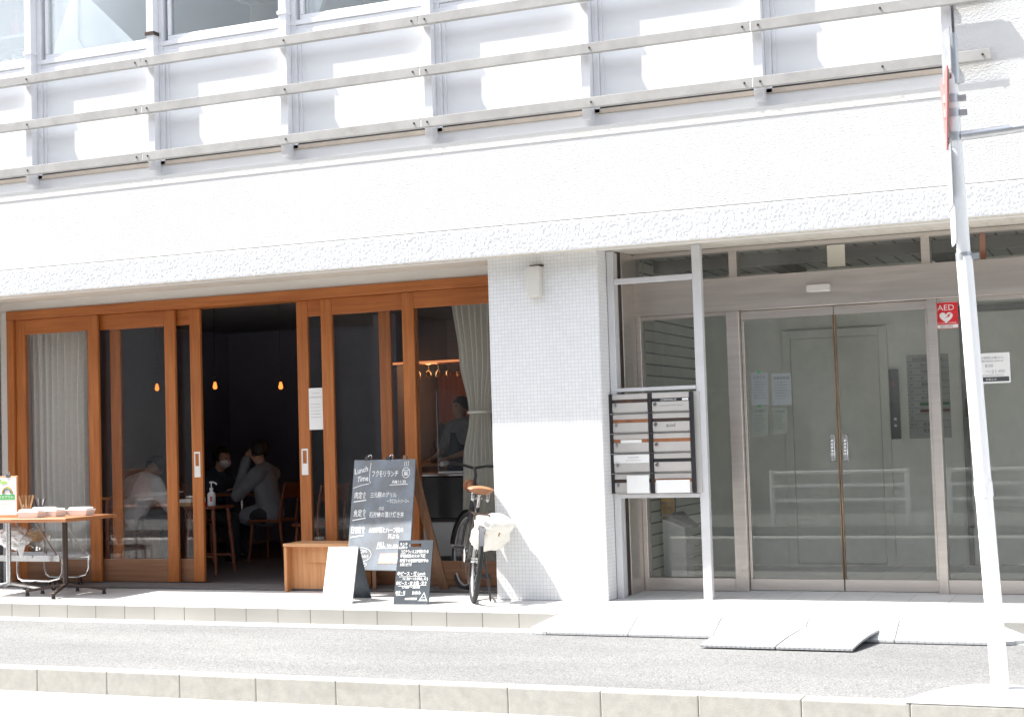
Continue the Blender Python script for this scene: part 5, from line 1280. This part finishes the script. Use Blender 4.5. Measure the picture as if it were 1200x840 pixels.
# member of staff standing at the counter
def staff(loc, rz):
    K = thing('person', 'standing member of staff in a blue apron behind the bar glass', 'person', loc, rz)
    J = {'pelvis': (0,0,.95,(.14,.11)), 'waist': (.01,0,1.10,(.13,.10)), 'chest': (.02,0,1.30,(.155,.11)), 'collar': (.0,0,1.43,(.09,.075)), 'neck': (.015,0,1.49,.052), 'jaw': (.03,0,1.54,.062), 'face': (.035,0,1.61,(.085,.075)), 'crown': (.02,0,1.675,(.08,.072)), 'top': (.01,0,1.71,.045), 'nose': (.12,0,1.595,.012), 'nosetip': (.136,0,1.585,.009)}
    E = [('pelvis','waist'),('waist','chest'),('chest','collar'),('collar','neck'),('neck','jaw'),('jaw','face'),('face','crown'),('crown','top'),('face','nose'),('nose','nosetip')]
    for n, s in (('l',1),('r',-1)):
        J['sh'+n] = (0,s*.18,1.40,.06); J['el'+n] = (.08,s*.25,1.15,.043); J['wr'+n] = (.28,s*.14,1.08,.028); J['pm'+n] = (.335,s*.12,1.07,(.034,.018))
        E += [('collar','sh'+n),('sh'+n,'el'+n),('el'+n,'wr'+n),('wr'+n,'pm'+n)]
        for k, ln in enumerate((.065,.078,.072,.055)):
            b = Vector((.36,s*.12+(k-1.5)*.018,1.07)); J[f'f{n}{k}a'] = (*b,.0095); J[f'f{n}{k}b'] = (b.x+ln*.5,b.y,b.z-.01,.0085); J[f'f{n}{k}c'] = (b.x+ln*.85,b.y,b.z-.03,.007)
            E += [('pm'+n,f'f{n}{k}a'),(f'f{n}{k}a',f'f{n}{k}b'),(f'f{n}{k}b',f'f{n}{k}c')]
        J['th'+n] = (.31,s*.085,1.075,.010); J['ti'+n] = (.35,s*.07,1.07,.008); E += [('wr'+n,'th'+n),('th'+n,'ti'+n)]
        J['hip'+n] = (0,s*.09,.88,.09); J['kn'+n] = (.02,s*.10,.50,.058); J['an'+n] = (-.01,s*.11,.09,.04); J['to'+n] = (.13,s*.12,.035,.034)
        E += [('pelvis','hip'+n),('hip'+n,'kn'+n),('kn'+n,'an'+n),('an'+n,'to'+n)]
    skin_mesh(J, E, 'body', SKIN, K)
    def g(k, d): r = J[k][3]; return (*J[k][:3], tuple(x+d for x in r) if isinstance(r, tuple) else r+d)
    sj = {k: g(k, .016) for k in ('pelvis','waist','chest','collar')}; se = [('pelvis','waist'),('waist','chest'),('chest','collar')]
    for n in 'lr':
        for k in ('sh','el'): sj[k+n] = g(k+n, .014)
        se += [('collar','sh'+n),('sh'+n,'el'+n)]
    skin_mesh(sj, se, 'shirt', COAT, K, cloth=True)
    pj = {'pelvis': g('pelvis', .009)}; pe = []
    for n in 'lr':
        for k in ('hip','kn','an'): pj[k+n] = g(k+n, .014)
        pe += [('pelvis','hip'+n),('hip'+n,'kn'+n),('kn'+n,'an'+n)]
    skin_mesh(pj, pe, 'trousers', TROUS, K, cloth=True)
    m = MB(); n_ = 12
    for z, w, fx in ((1.34,.10,.155),(1.2,.15,.15),(1.05,.19,.155),(.8,.21,.16),(.62,.21,.16)):
        for i in range(n_+1):
            t = (i/n_-.5)*2; m.v.append(Vector((fx-.09*t*t, w*t, z)))
    for r in range(4):
        for i in range(n_): m.f.append((r*13+i, r*13+i+1, r*13+14+i, r*13+13+i))
    m.build('apron', NAVY, K, smooth=True, local=True)
    MB().ball((.0,0,1.655), .1, 16, (1.02,.95,.85)).build('hair', HAIR, K, smooth=True, local=True)
    for s in (-1, 1): MB().ball((.108,s*.032,1.625), .009, 8).build('eye', INK, K, smooth=True, local=True)
wl = bpy.data.lights.new('shelf_glow', 'POINT'); wl.energy = 1.6; wl.color = (1, .5, .2); wl.shadow_soft_size = .1
for lx in (-7.6, -6.9, -6.2):
    wo = bpy.data.objects.new('shelf_glow', wl); COL.objects.link(wo); wo.location = (lx, 4.66, 2.1)
p = PY(541, 470, 3.6)
staff((p.x, 3.6, .016), R(-115))

# ------------------------------------------------------------------ things behind the upper windows
K = thing('bookshelf', 'dark bookshelf full of books behind the outermost upper window', 'bookshelf', (-10.0, .7, 4.6))
MB().box(-10.6, -9.30, .40, .43, 4.4, 6.2).build('back', BLACK, K)
for z in (4.75, 5.22, 5.70): MB().box(-10.6, -9.30, .12, .399, z, z+.025).build('shelf', GALV, K)
MB().box(-9.299, -9.27, .12, .43, 4.4, 6.2).build('side', BLACK, K)
bc = [(.5,.05,.04),(.05,.3,.32),(.6,.55,.45),(.1,.1,.14),(.35,.25,.12),(.62,.6,.56),(.12,.2,.1),(.4,.1,.08)]
x = -9.34
for i in range(22):
    w = random.uniform(.022, .045); h = random.uniform(.22, .30)
    b = MB().box(x-w, x, .15, .30, 4.776, 4.776+h).build('book', mat('book_cloth', bc[i % 8], .8) if i < 8 else bpy.data.materials['book_cloth' if i % 8 == 0 else 'book_cloth.%03d' % (i % 8)], None, bevel=.002)
    tag(b, 'book standing in the row on the shelf behind the outermost upper window', 'book', 'books on the upper shelf'); x -= w+.003
for i, (dx, c) in enumerate(((-.12, 0), (-.24, 3), (-.36, 7))):
    b = MB().lathe([(.045,0),(.048,.02),(.048,.12),(.016,.17),(.016,.24)], (-9.36+dx,.2,5.246), 14).build('vase', bpy.data.materials['book_cloth' if c == 0 else 'book_cloth.%03d' % c], None, smooth=True)
    tag(b, ('red', 'dark', 'rust coloured')[i]+' bottle vase on the shelf above the books in the upper window', 'vase', 'vases on the upper shelf')
a = PY(171, 52, .08)
K = thing('ornament', 'small brown ornament on the upper window sill beside the mullion', 'ornament', tuple(a))
MB().ball((a.x-.03,.10,a.z-.0), .035, 12, (1.6,1,.45)).build('dish', LEATHER, K, smooth=True); MB().ball((a.x-.01,.10,a.z+.035), .025, 10).build('figure', mat('pale_clay', (.5,.47,.42), .8), K, smooth=True)
